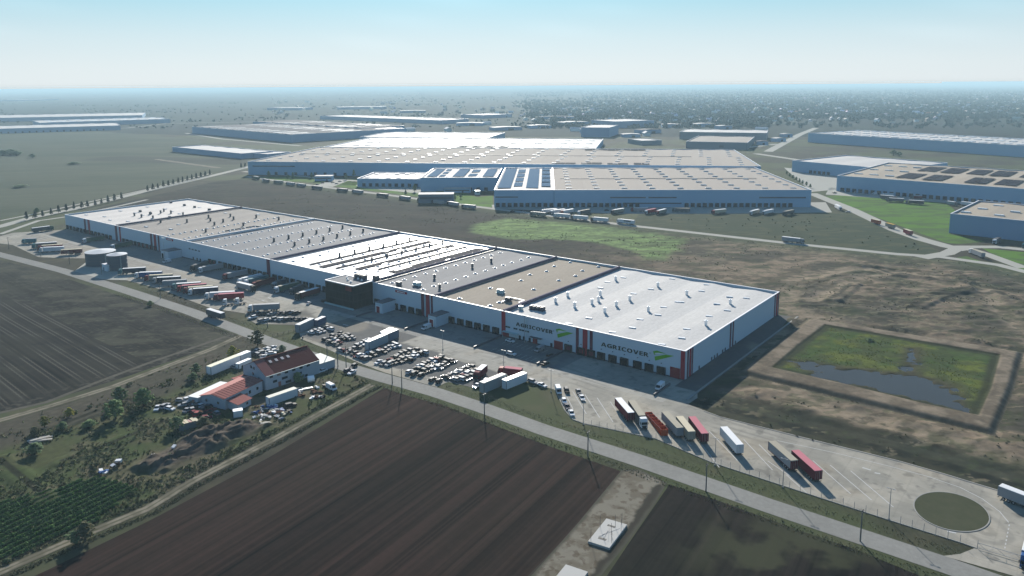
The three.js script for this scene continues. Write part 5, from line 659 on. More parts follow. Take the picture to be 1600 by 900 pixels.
// ---------------------------------------------------------------- water tanks
for (const [x, y, r, h, lab] of [[158.5, 413, 9.4, 9.2, 'wide dark water tank with pale lid beside the left yard'], [184.5, 421, 6.1, 10.4, 'narrower dark water tank with pale lid nearer the lorries']]) {
  const t = thing('water_tank', lab, 'tank', G(x, y), 0); mesh('shell', cyl(r, r, h, 40, 0, h / 2, 0), mat(0.055, 0.07, 0.095, 0.7), t); mesh('lid', merge([cyl(r * 0.1, r + 0.25, 1.1, 40, 0, h + 0.56, 0)]), mat(0.36, 0.38, 0.41, 0.7), t); mesh('band', merge([0.2, 0.45, 0.7, 0.95].map((k) => new THREE.TorusGeometry(r + 0.03, 0.09, 5, 40).rotateX(Math.PI / 2).translate(0, h * k, 0))), K.darkSteel, t); mesh('ladder', merge([box(0.08, h, 0.08, r * 0.7, h / 2, r * 0.72), box(0.08, h, 0.08, r * 0.7 + 0.5, h / 2, r * 0.72)]), K.steel, t); mesh('plinth', cyl(r + 0.8, r + 0.8, 0.3, 40, 0, 0.2, 0), M.kerb, t);
}
{ const t = thing('pump_house', 'small white pump house between the two water tanks', 'hut', G(169, 422.5), turnOf(UD)); mesh('wall', box(7.5, 4.2, 4, 0, 2.1, 0), K.wall, t); mesh('roof', box(7.9, 0.25, 4.4, 0, 4.3, 0), K.trim, t); mesh('door', box(1.2, 2.2, 0.1, 1.5, 1.1, -2.04), K.darkSteel, t); mesh('vent', box(1.0, 0.6, 0.1, -1.5, 2.8, 2.04), K.darkSteel, t); }
struct(mesh('tank_pad', sheetGeo(GP([[116, 424], [138, 407], [175, 404], [215, 424], [196, 438], [160, 437]]), 0.115, (x, z) => [x / 30, z / 30]), M.lane), 'pale concrete pad under the water tanks');

// ---------------------------------------------------------------- containers, boxes
function container(label, p, turn, L, m, h = 2.7, w = 2.5, roof = K.white) {
  const t = thing('container', label, 'container', p, turn, undefined, 0.12), n = Math.round(L / 0.6), ribs = []; for (let i = 0; i < n; i++) ribs.push(box(0.22, h - 0.35, 0.06, -L / 2 + (i + 0.5) * L / n, h / 2 + 0.15, 0));
  mesh('wall', box(L, h - 0.04, w, 0, h / 2 + 0.15, 0), m, t); const rg = merge(ribs); for (const s of [-1, 1]) mesh('rib', rg, m, t).position.z = s * (w / 2 + 0.02); mesh('roof', box(L - 0.1, 0.08, w - 0.1, 0, h + 0.17, 0), roof, t); mesh('door', merge([box(0.06, h - 0.4, w * 0.46, L / 2 + 0.03, h / 2 + 0.15, w * 0.24), box(0.06, h - 0.4, w * 0.46, L / 2 + 0.03, h / 2 + 0.15, -w * 0.24)]), m, t); mesh('frame', merge([-1, 1].flatMap((a) => [-1, 1].map((b) => box(0.16, h + 0.1, 0.16, a * L / 2, h / 2 + 0.12, b * w / 2)))), K.darkSteel, t); return t;
}
const grey = mat(0.24, 0.27, 0.28, 0.6), pale = mat(0.5, 0.53, 0.56, 0.5), cw = mat(0.62, 0.63, 0.65, 0.5);
const along = (a, b) => turnOf(dirOf(G(...a), G(...b)));
container('grey green container nearest the grass at the end of the car blocks', G(770.5, 607), along([758, 611], [784, 600]), 13, grey, 4.2, 2.6, mat(0.32, 0.33, 0.32, 0.6)); container('white container with bright roof right of the grey green one', G(804, 602), along([792, 607], [817, 597]), 12, cw, 3.6, 2.6); container('grey box trailer body with white roof among the car blocks', G(589, 541), along([578, 545], [601, 535]), 13.6, mat(0.3, 0.34, 0.37, 0.5), 4, 2.6); container('short blue grey container with white roof right of the box trailer', G(612.5, 530.5), along([607, 533], [619, 528]), 7, mat(0.13, 0.17, 0.23, 0.5), 4, 2.6); container('narrow white container behind the box trailer', G(605, 527), along([600, 529], [612, 523]), 8, cw, 3.4, 2.5);
container('grey container beside the small row of white cars', G(477, 515), along([468, 520], [489, 510]), 12, mat(0.2, 0.235, 0.27, 0.6), 4, 2.8, mat(0.3, 0.33, 0.36, 0.6)); container('dark blue container left of the black cube shadow', G(500, 508), along([493, 511], [506, 505]), 7, mat(0.05, 0.08, 0.15, 0.5), 3.4, 2.6, mat(0.12, 0.16, 0.24, 0.5));

// ---------------------------------------------------------------- the red roofed farmhouse
{
  const e0 = G(415.6, 611), e1 = G(480, 590), d = dirOf(e0, e1), tn = turnOf(d), L = 25, W = 17, eave = 6.2, ridge = 10.2;
  const plaster = mat(0.30, 0.345, 0.40, 0.85), redT = mat(0.105, 0.030, 0.027, 0.9), pinkT = mat(0.22, 0.085, 0.075, 0.9), board = mat(0.22, 0.1, 0.08, 0.7);
  const o = thing('farmhouse', 'long two storey white house with dark red tiled gable roof', 'house', [e0[0] + d[0] * L / 2 + d[1] * W / 2, e0[1] + d[1] * L / 2 - d[0] * W / 2], tn);
  mesh('wall', merge([box(L, eave, 0.35, 0, eave / 2, W / 2), box(L, eave, 0.35, 0, eave / 2, -W / 2), profile([[-W / 2, 0], [W / 2, 0], [W / 2, eave], [0, ridge - 0.15], [-W / 2, eave]], 0.35, 0).rotateY(Math.PI / 2).translate(-L / 2, 0, 0), profile([[-W / 2, 0], [W / 2, 0], [W / 2, eave], [0, ridge - 0.15], [-W / 2, eave]], 0.35, 0).rotateY(Math.PI / 2).translate(L / 2, 0, 0)]), plaster, o);
  const sl = Math.hypot(W / 2, ridge - eave), an = Math.atan2(ridge - eave, W / 2), tiles = 14;
  for (const s of [-1, 1]) { const rows = []; for (let i = 0; i < tiles; i++) { const k = (i + 0.5) / tiles; rows.push(box(L * 0.83, 0.07, (sl + 0.7) / tiles + 0.06, L * 0.085, 0, 0).rotateX(s * (an - 0.05)).translate(0, ridge - k * (ridge - eave + 0.35) + 0.12, s * k * (W / 2 + 0.65))); } mesh('roof', merge(rows), redT, o); mesh('gable_roof', box(L * 0.165, 0.1, sl + 0.7, -L * 0.4175, 0, 0).rotateX(s * an).translate(0, (ridge + eave) / 2 - 0.02, s * (W / 4 + 0.3)), pinkT, o); }
  mesh('ridge_cap', box(L + 0.3, 0.25, 0.4, 0, ridge + 0.18, 0), redT, o);
  for (let i = 0; i < 4; i++) mesh('roof_light', box(1.1, 0.12, 1.5, 0, 0, 0).rotateX(an).translate(-L * 0.26 + i * 2.7, ridge - 1.0, 2.6), mat(0.5, 0.4, 0.38, 0.3), o);
  for (let i = 0; i < 6; i++) { const w = mesh('window', box(1.5, 0.9, 0.14, -L / 2 + 2.6 + i * 3.4, 5.2, W / 2 + 0.16), K.glass, o); mesh('sill', box(1.8, 0.12, 0.3, -L / 2 + 2.6 + i * 3.4, 4.7, W / 2 + 0.25), plaster, w); }
  for (const [x, y, w] of [[-8.4, 2.9, 1.8], [-4, 3.1, 2.6], [1, 3, 1], [3.4, 3, 1], [-2.4, 1.1, 2.6], [6, 1.2, 1.2]]) mesh('window', box(w, 1.0, 0.14, x, y, W / 2 + 0.16), K.glass, o);
  for (const [z, y] of [[-1.8, 7.6], [0.4, 7.6], [-0.5, 5], [4, 4]]) mesh('window', box(0.14, 1.1, 1.1, -L / 2 - 0.16, y, z), K.glass, o);
  mesh('door', box(1.2, 2.2, 0.14, -6.4, 1.1, W / 2 + 0.17), board, o); mesh('gutter', merge([box(L, 0.16, 0.18, 0, eave - 0.15, W / 2 + 0.7)]), K.steel, o);
  const lean = thing('annexe', 'flat white annexe at the road end of the farmhouse', 'annexe', [o.position.x + d[0] * (L / 2 + 4.6), o.position.z + d[1] * (L / 2 + 4.6)], tn); mesh('wall', box(8.6, 3.4, 11, 0, 1.7, 1.5), plaster, lean); mesh('roof', box(9, 0.2, 11.4, 0, 3.5, 1.5), grey, lean); mesh('window', box(0.1, 1, 1.4, 4.32, 1.9, 2), K.glass, lean);
  const w0 = G(352, 641), wd = dirOf(w0, G(409, 612.5)), wt = turnOf(wd), wc = [w0[0] + wd[0] * 9.8 + wd[1] * 6.2, w0[1] + wd[1] * 9.8 - wd[0] * 6.2];
  // lower wing towards the wrecks
  const wing = thing('barn', 'lower white wing with pink red roof in front of the farmhouse gable', 'barn', wc, wt);
  mesh('wall', profile([[-6.2, 0], [6.2, 0], [6.2, 3.6], [0, 5.2], [-6.2, 4.3]], 19.6, 0).rotateY(Math.PI / 2), plaster, wing); mesh('roof', merge([box(20.6, 0.12, 6.6).rotateX(0.14).translate(0, 4.95, 3.15), ...Array.from({ length: 14 }, (_, i) => box(0.08, 0.1, 6.5).rotateX(0.14).translate(-9.8 + i * 1.5, 5.05, 3.15))]), pinkT, wing); mesh('roof', box(20.6, 0.12, 6.8).rotateX(-0.25).translate(0, 4.55, -3.2), mat(0.3, 0.1, 0.085, 0.6), wing);
  for (const x of [-6, -2, 3, 7]) mesh('window', box(1.0, 1.2, 0.12, x, 2.4, 6.26), K.glass, wing); for (const z of [-3, 3]) mesh('window', box(0.12, 0.9, 0.8, -10.06, 2.4, z), K.glass, wing); mesh('door', box(2.2, 2.6, 0.12, 0.6, 1.3, 6.27), board, wing);
  const q = (dx, dz) => [wing.position.x + wd[0] * dx - wd[1] * dz, wing.position.z + wd[1] * dx + wd[0] * dz];
  const shed = thing('shed', 'small lean-to with pink roof at the front of the lower wing', 'shed', q(-5.4, 9.0), wt); mesh('wall', box(6.5, 2.8, 5.4, 0, 1.4, 0), plaster, shed); mesh('roof', box(7.4, 0.12, 6.4).rotateX(0.16).translate(0, 3.25, 0), pinkT, shed); mesh('window', box(0.9, 0.8, 0.1, 1.2, 1.6, 2.74), K.glass, shed);
  const s2 = thing('shed', 'white flat roofed shed along the back of the lower wing', 'shed', q(-3, -8.8), wt); mesh('wall', box(16, 2.9, 5, 0, 1.45, 0), plaster, s2); mesh('roof', box(16.4, 0.16, 5.5).rotateX(-0.05).translate(0, 3.05, 0), mat(0.56, 0.56, 0.56, 0.5), s2); mesh('door', box(0.1, 2, 1.4, -8.03, 1, 0), board, s2);
  const s3 = thing('shed', 'small pink roofed porch behind the farmhouse gable', 'shed', [o.position.x - d[0] * (L / 2 + 3) + d[1] * 6, o.position.z - d[1] * (L / 2 + 3) - d[0] * 6], tn); mesh('wall', box(5, 2.6, 4.4, 0, 1.3, 0), plaster, s3); mesh('roof', box(5.6, 0.12, 5).rotateX(-0.12).translate(0, 2.9, 0), pinkT, s3); mesh('door', box(0.1, 2, 1, -2.54, 1, 0), board, s3);
}
container('long white trailer body behind the farmhouse under a yellow tree', G(350, 577), along([330, 583], [384, 561]), 16, cw, 3.6, 2.9, mat(0.5, 0.48, 0.36, 0.6)); container('second white trailer body at the far end behind the farmhouse', G(376, 566), along([330, 583], [384, 561]), 10, pale, 3.4, 2.8); container('slim white van body by the gable of the farmhouse', G(381, 573), along([372, 575], [391, 567]), 7.5, cw, 2.3, 2); container('grey blue container with beige roof in the farmhouse yard', G(441, 626), along([421, 632], [461, 618]), 12.5, pale, 3.1, 2.6, mat(0.36, 0.36, 0.31, 0.6)); container('little white box standing below the wing', G(372, 651), 0.4, 3.4, cw, 2.4, 2.6);
{ const t = thing('hut', 'ruined dark hut with a broken pink roof among bushes', 'hut', G(294, 668), along([282, 672], [312, 664])); mesh('wall', merge([box(6.6, 2.2, 0.2, 0, 1.1, 2), box(6.6, 2.2, 0.2, 0, 1.1, -2), box(0.2, 2.2, 3.8, -3.2, 1.1, 0), box(0.2, 2.2, 3.8, 3.2, 1.1, 0)]), mat(0.13, 0.16, 0.17, 0.8), t); for (let i = 0; i < 6; i++) mesh('roof_sheet', box(1.0, 0.06, 4.4).rotateX(-0.1 + rr(-0.05, 0.05)).rotateZ(rr(-0.12, 0.12)).translate(-2.8 + i * 1.12, 2.4 + rr(-0.15, 0.2), 0), pick([P.pink, P.cream, mat(0.3, 0.2, 0.18, 0.8)]), t); }
{ const t = thing('slab', 'heap of pale grey boards lying among shrubs at the left', 'slab', G(62, 689), 0.5); for (let i = 0; i < 7; i++) mesh('board', box(rr(4, 7), 0.12, 1.2).rotateY(rr(-0.3, 0.3)).translate(rr(-1.5, 1.5), 0.4 + i * 0.1, rr(-2, 2)), mat(0.3, 0.28, 0.25, 0.8), t); }
// wrecks and junk round the farmhouse
[[246, 640, 'white'], [258, 637, 'silver'], [266, 641, 'white'], [283, 628, 'silver'], [291, 626, 'white'], [298, 625, 'silver'], [287, 635, 'silver'], [296, 632, 'grey'], [309, 633, 'silver'], [316, 636, 'white'], [303, 638, 'black'], [323, 638, 'black'], [293, 643, 'silver'], [302, 647, 'dark red'], [309, 649, 'red'], [300, 642, 'grey'], [317, 643, 'black'], [325, 646, 'dark red'], [332, 644, 'dark red'], [338, 648, 'grey'], [318, 650, 'rusty brown'], [323, 655, 'dark red']].forEach(([x, y, c], i) => car(pick(kinds), c, `old ${c} car dumped before the lower wing, ${ORD[i] ?? ['twenty first', 'twenty second'][i - 20]} counting away from the bushes`, G(x, y), rr(0, 6.28), 'old cars dumped before the lower wing', 'wreck'));
[[388, 559, 'black'], [395, 556, 'black'], [400, 551, 'silver'], [406, 549, 'black'], [404, 557, 'grey'], [411, 553, 'silver'], [417, 547, 'white'], [419, 552, 'white'], [425, 554, 'white'], [430, 550, 'white'], [422, 548, 'silver'], [412, 559, 'white'], [426, 545.5, 'white'], [367, 576, 'silver'], [374, 574, 'black']].forEach(([x, y, c], i) => car(pick(kinds), c, `old ${c} car dumped behind the farmhouse roof, ${ORD[i]} from the white trailer bodies`, G(x, y), rr(0, 6.28), 'old cars dumped behind the farmhouse', 'wreck'));
car('estate', 'black', 'black car by the end of the grey blue container', G(454, 636), 0.6);
{
  const scrap = [P.white, P.white, P.silver, P.cream, P.blue, P['rusty brown'], P.black, P.silver]; const spots = []; for (let i = 0; i < 64; i++) { const k = rnd(); spots.push(k < 0.45 ? [rr(398, 455), rr(636, 652)] : k < 0.8 ? [rr(458, 512), rr(606, 625)] : [rr(395, 440), rr(650, 664)]); }
  spots.forEach(([x, y], i) => { const g = []; const s = rr(0.4, 1.3); for (let k = 0; k < 4; k++) g.push(box(rr(0.4, 1.6) * s, rr(0.06, 0.7) * s, rr(0.3, 1.2) * s).rotateZ(rr(-0.5, 0.5)).rotateY(rr(0, 3)).translate(rr(-0.9, 0.9) * s, rr(0.2, 0.5), rr(-0.9, 0.9) * s)); const o = mesh('scrap_pile', merge(g), pick(scrap)); const [a, b] = G(x, y); o.position.set(a, 0.25, b); tag(o, 'small loose pile of scrap parts lying in the farmhouse yard', 'scrap', 'scrap strewn over the farmhouse yard'); });
  [[486, 597, 'bright white round tank lying in the farmhouse yard'], [415, 664, 'pale grey round mound of sheeting near the dirt track']].forEach(([x, y, l], i) => { const t = thing('tank', l, 'tank', G(x, y), 0.4); mesh('shell', i ? new THREE.SphereGeometry(2, 14, 8, 0, 6.3, 0, 1.5).scale(1.2, 0.5, 1) : cyl(1.3, 1.3, 2.6, 16).rotateZ(Math.PI / 2).translate(0, 1.4, 0), i ? mat(0.3, 0.29, 0.26, 0.8) : K.white, t); if (!i) mesh('saddle', merge([box(0.2, 0.6, 2, -0.8, 0.4, 0), box(0.2, 0.6, 2, 0.8, 0.4, 0)]), K.darkSteel, t); });
  [[477, 609, 12], [488, 623, 5]].forEach(([x, y, L], i) => { const o = mesh('board', merge([box(L * 0.5, 0.15, 1.4), box(L * 0.3, 0.15, 0.8, 1, 0.15, 0.5)]), K.white); const [a, b] = G(x, y); o.position.set(a, 0.5, b); o.rotation.y = i * 0.9 + 0.5; tag(o, i ? 'flat white board alone on the grass below the van' : 'long white board lying between the house and the van', 'board'); });
  [[160, 742, 'blue', 'blue and white scrap heap at the end of the earth heaps'], [181, 730, 'black', 'dark scrap heap with a white sheet near the earth heaps'], [272, 703, 'white', 'single white rag on the dark earth heaps, right'], [240, 716, 'white', 'single white rag on the dark earth heaps, left']].forEach(([x, y, c, l], i) => { const t = thing('scrap_heap', l, 'scrap', G(x, y), i, undefined, 0.8); const n = i < 2 ? 6 : 1; for (let k = 0; k < n; k++) mesh('scrap_piece', box(rr(0.6, 2), rr(0.2, 0.9), rr(0.5, 1.4)).rotateY(rr(0, 3)).rotateZ(rr(-0.3, 0.3)).translate(rr(-1.6, 1.6) * (n > 1), 0.4, rr(-1, 1) * (n > 1)), k % 3 ? P[c] : P.white, t); });
}
// ---------------------------------------------------------------- concrete foundation slabs in the foreground
{
  const c = [[948, 813], [980, 824], [951, 860], [919, 849]].map(([x, y]) => G(x, y)), cx = c.reduce((s, p) => s + p[0], 0) / 4, cz = c.reduce((s, p) => s + p[1], 0) / 4, d = dirOf(c[3], c[0]), L = (Math.hypot(c[0][0] - c[3][0], c[0][1] - c[3][1]) + Math.hypot(c[1][0] - c[2][0], c[1][1] - c[2][1])) / 2, W = (Math.hypot(c[1][0] - c[0][0], c[1][1] - c[0][1]) + Math.hypot(c[2][0] - c[3][0], c[2][1] - c[3][1])) / 2, con = mat(0.36, 0.355, 0.34, 0.9);
  const t = thing('foundation_slab', 'pale concrete slab with thin steel posts on the gravel strip', 'slab', [cx, cz], turnOf(d));
  mesh('slab', box(L, 0.7, W, 0, 0.35, 0), con, t); for (const x of [-0.27, 0.27]) mesh('opening', box(0.8, 0.06, 2.2, x * L, 0.71, x > 0 ? -0.4 : -0.2), K.wallDark, t);
  for (const [x, z] of [[-0.46, -0.4], [-0.3, 0.44], [0.1, -0.46], [0.44, 0.3], [0.2, 0.46], [-0.05, 0.2], [0.3, 0.1]]) mesh('post', cyl(0.05, 0.05, 3.6, 5, x * L, 2.4, z * W), K.darkSteel, t);
  mesh('cable', merge(Array.from({ length: 7 }, (_, i) => box(L * rr(0.3, 0.6), 0.05, 0.07).rotateY(rr(-0.6, 0.9)).translate(rr(-1.4, 1.4), 0.73 + i * 0.012, rr(-1.2, 1.2)))), mat(0.25, 0.25, 0.26, 0.6), t);
  const p = G(893, 899), t2 = thing('foundation_slab', 'second concrete slab cut by the bottom edge of the picture', 'slab', [p[0] - 1, p[1] + 2.4], turnOf(d)); mesh('slab', box(L * 0.8, 0.7, W, 0, 0.35, 0), con, t2); mesh('opening', box(0.8, 0.06, 2, 0, 0.71, 0), K.wallDark, t2);
}
// ---------------------------------------------------------------- poles, lamps, fence
function powerPole(label, p, h = 9) { const t = thing('power_pole', label, 'pole', p, turnOf(dirOf(mainRoad[4], mainRoad[12])) + Math.PI / 2, 'power poles along the country road'); mesh('pole', cyl(0.13, 0.22, h, 8, 0, h / 2, 0), mat(0.14, 0.135, 0.125, 0.8), t); mesh('crossarm', box(1.9, 0.14, 0.14, 0, h - 0.5, 0.1), K.darkSteel, t); mesh('insulator', merge([-0.85, 0, 0.85].map((x) => cyl(0.06, 0.06, 0.28, 6, x, h - 0.28, 0.1))), T.dark, t); return t; }
const polePts = [[14, 389], [64, 401], [109, 413], [159, 429], [251, 467], [418, 512], [512, 568], [528, 574], [541, 575], [613, 600], [628, 610], [757, 650], [918.5, 713], [1103, 768], [1344, 846]];
polePts.map((q) => [q, powerPole('tall dark power pole beside the country road, ' + ORD[polePts.indexOf(q)] + ' from the left', G(...q), q[0] > 500 && q[0] < 545 ? 10.5 : 9)]);
// wires sag from pole to pole
for (let i = 0; i < polePts.length - 1; i++) { if ([6, 7, 9].includes(i)) continue; const a = G(...polePts[i]), b = G(...polePts[i + 1]), g = []; for (const k of [-0.7, 0, 0.7]) { const d = dirOf(a, b), c = new THREE.QuadraticBezierCurve3(new THREE.Vector3(a[0] - d[1] * k, 8.8, a[1] + d[0] * k), new THREE.Vector3((a[0] + b[0]) / 2 - d[1] * k, 6.6, (a[1] + b[1]) / 2 + d[0] * k), new THREE.Vector3(b[0] - d[1] * k, 8.8, b[1] + d[0] * k)); g.push(new THREE.TubeGeometry(c, 8, 0.012, 4)); } tag(mesh('power_line', merge(g), T.dark), `three thin sagging wires between power poles, ${ORD[i]} span from the left`, 'wire'); }
function lamp(label, p, h, turn) { const t = thing('lamp_post', label, 'lamp', p, turn, undefined, 0.1); mesh('pole', cyl(0.07, 0.13, h, 8, 0, h / 2, 0), K.lampSteel, t); mesh('arm', box(1.6, 0.1, 0.1, 0, h, 0), K.lampSteel, t); for (const s of [-1, 1]) mesh('lamp_head', memo('lh', () => box(0.6, 0.12, 0.3)), K.lampSteel, t).position.set(s * 0.8, h - 0.02, 0); mesh('base', box(0.5, 0.3, 0.5, 0, 0.15, 0), M.kerb, t); }
[[1388.7, 812], [1223, 762], [1117, 728], [911.5, 664], [861, 613], [787, 580], [692, 547]].forEach((q, i) => lamp(`grey twin headed lamp post at the yard edge, ${ORD[i]} from the right`, G(...q), 9.2, -BT)); lamp('tall grey lamp post standing before the left lettering on the facade', B(80.5, -1.6), 13.2, -BT); lamp('floodlight mast with white lamps rising above the far left roof', B(387.5, -12), 15.5, -BT); { const t = scene.getObjectByName('lamp_post_008'); if (t) mesh('floodlight', merge([-1.6, -0.5, 0.6, 1.6].map((x) => box(0.9, 0.7, 0.4, x, 15.6, 0.1))), K.white, t); }
{ // fence of the trailer park: posts and thin rails
  const line = GP([[1527, 858], [1500, 849.5], [1389, 814.5], [1250, 769.5], [1112, 724.5], [1025, 687.5], [912, 664]]), f = thing('fence', 'thin grey wire fence on slender posts along the trailer park', 'fence', [0, 0]), post = cyl(0.06, 0.06, 2.6, 6, 0, 1.3, 0), rails = [];
  for (let i = 1; i < line.length; i++) { const a = line[i - 1], b = line[i], l = Math.hypot(b[0] - a[0], b[1] - a[1]), n = Math.max(1, Math.round(l / 3)), tn = turnOf(dirOf(a, b)); for (let k = 0; k < n; k++) mesh('post', post, K.lampSteel, f).position.set(lerp(a[0], b[0], k / n), 0, lerp(a[1], b[1], k / n)); for (const y of [0.4, 0.8, 1.2, 1.6, 2.0]) rails.push(box(l, 0.018, 0.018, 0, y, 0).rotateY(tn).translate((a[0] + b[0]) / 2, 0, (a[1] + b[1]) / 2)); }
  mesh('wire', merge(rails), K.lampSteel, f);
  const a = G(1527, 858), b = G(1600, 880), tn = turnOf(dirOf(a, b)), l = Math.hypot(b[0] - a[0], b[1] - a[1]), g = thing('sliding_gate', 'low grey sliding gate across the yard entrance', 'gate', [(a[0] + b[0]) / 2, (a[1] + b[1]) / 2], tn, undefined, 0.1); mesh('frame', merge([box(l, 0.1, 0.1, 0, 0.3, 0), box(l, 0.1, 0.1, 0, 1.7, 0), box(0.12, 1.6, 0.12, -l / 2, 0.9, 0), box(0.12, 1.6, 0.12, l / 2, 0.9, 0)]), K.lampSteel, g); const br = []; for (let i = 0; i < 5; i++) br.push(box(Math.hypot(l / 5, 1.4), 0.06, 0.06).rotateZ((i % 2 ? 1 : -1) * Math.atan2(1.4, l / 5)).translate(-l / 2 + (i + 0.5) * l / 5, 1, 0)); mesh('brace', merge(br), K.lampSteel, g);
  const bb = thing('barrier', 'lifting barrier at the old gate by the farmhouse road', 'barrier', G(473, 529), along([470, 528], [500, 539])); mesh('arm', box(9, 0.16, 0.12, 4.6, 1.0, 0), T.dark, bb); mesh('post', box(0.5, 1.2, 0.5, 0, 0.6, 0), T.dark, bb);
  const gr = thing('guardrail', 'dark steel gate rail by the gravel car park', 'fence', G(447, 521), along([430, 524], [468, 514])); mesh('rail', merge([box(15, 0.12, 0.1, 0, 0.5, 0), box(15, 0.12, 0.1, 0, 1.1, 0)]), T.dark, gr); for (let i = 0; i < 6; i++) mesh('post', box(0.14, 1.4, 0.14, -7.4 + i * 2.95, 0.7, 0), T.dark, gr);
}
{ const t = thing('hut', 'small white kiosk on the lawn path left of the beige warehouse', 'hut', G(746, 304), 0.3); mesh('wall', box(5, 4.2, 5, 0, 2.1, 0), K.white, t); mesh('roof', box(5.4, 0.3, 5.4, 0, 4.4, 0), K.white, t); mesh('window', box(3, 1, 0.1, 0, 2.8, 2.53), F.band, t); }

// ---------------------------------------------------------------- trees and plants
const leafM = (r, g, b) => { const m = new THREE.MeshPhysicalMaterial({ roughness: 1, transmission: 0.5, thickness: 0, specularIntensity: 0.2 }); m.color.setRGB(r, g, b); return m; }; const barkM = mat(0.06, 0.05, 0.04, 0.95);
function crownGeo(n, R, Hh, leaf, k) { // leaf clumps spread through the crown's volume
  const parts = [], base = [new THREE.IcosahedronGeometry(1, 0), new THREE.OctahedronGeometry(1, 0), new THREE.TetrahedronGeometry(1.2, 0)];
  for (let i = 0; i < n; i++) { const a = rr(0, 6.283), y = rnd(), rad = R * Math.pow(rnd(), 0.45) * (k === 'cone' ? (1.05 - 0.8 * y) : Math.sqrt(Math.max(0.06, 1 - Math.pow(2 * y - 0.85, 2)))) * (0.8 + 0.35 * Math.sin(a * 3 + n)), s = leaf * rr(0.5, 1.25); parts.push(pick(base).clone().scale(s * rr(0.7, 1.3), s * rr(0.35, 0.8), s * rr(0.7, 1.3)).rotateY(rr(0, 6)).rotateX(rr(-0.7, 0.7)).translate(Math.cos(a) * rad, y * Hh, Math.sin(a) * rad)); }
  return merge(parts);
}
const trunkGeo = (h, r) => merge([cyl(r * 0.55, r, h, 7, 0, h / 2, 0), ...[0.5, 2.4, 4.4].map((a, i) => cyl(r * 0.18, r * 0.4, h * 0.7, 5, 0, h * 0.35, 0).rotateZ(0.6).rotateY(a).translate(0, h * (0.5 + i * 0.12), 0))]);
const kind3 = [0, 1, 2].map((i) => ({ c: crownGeo(240, 1, 2.3, 0.19, i === 1 ? 'cone' : ''), t: trunkGeo(1, 0.12) }));
function tree(label, p, h, r, m, group, v = 0, y = 0) { const t = thing('tree', label, 'tree', p, rr(0, 6), group, y), k = kind3[v % 3]; const tr = mesh('trunk', k.t, barkM, t); tr.scale.set(r * 0.8, h * 0.42, r * 0.8); const c = mesh('crown', k.c, m, t); c.scale.set(r, (h * 0.82) / 2.3, r); c.position.y = h * 0.2; return t; }
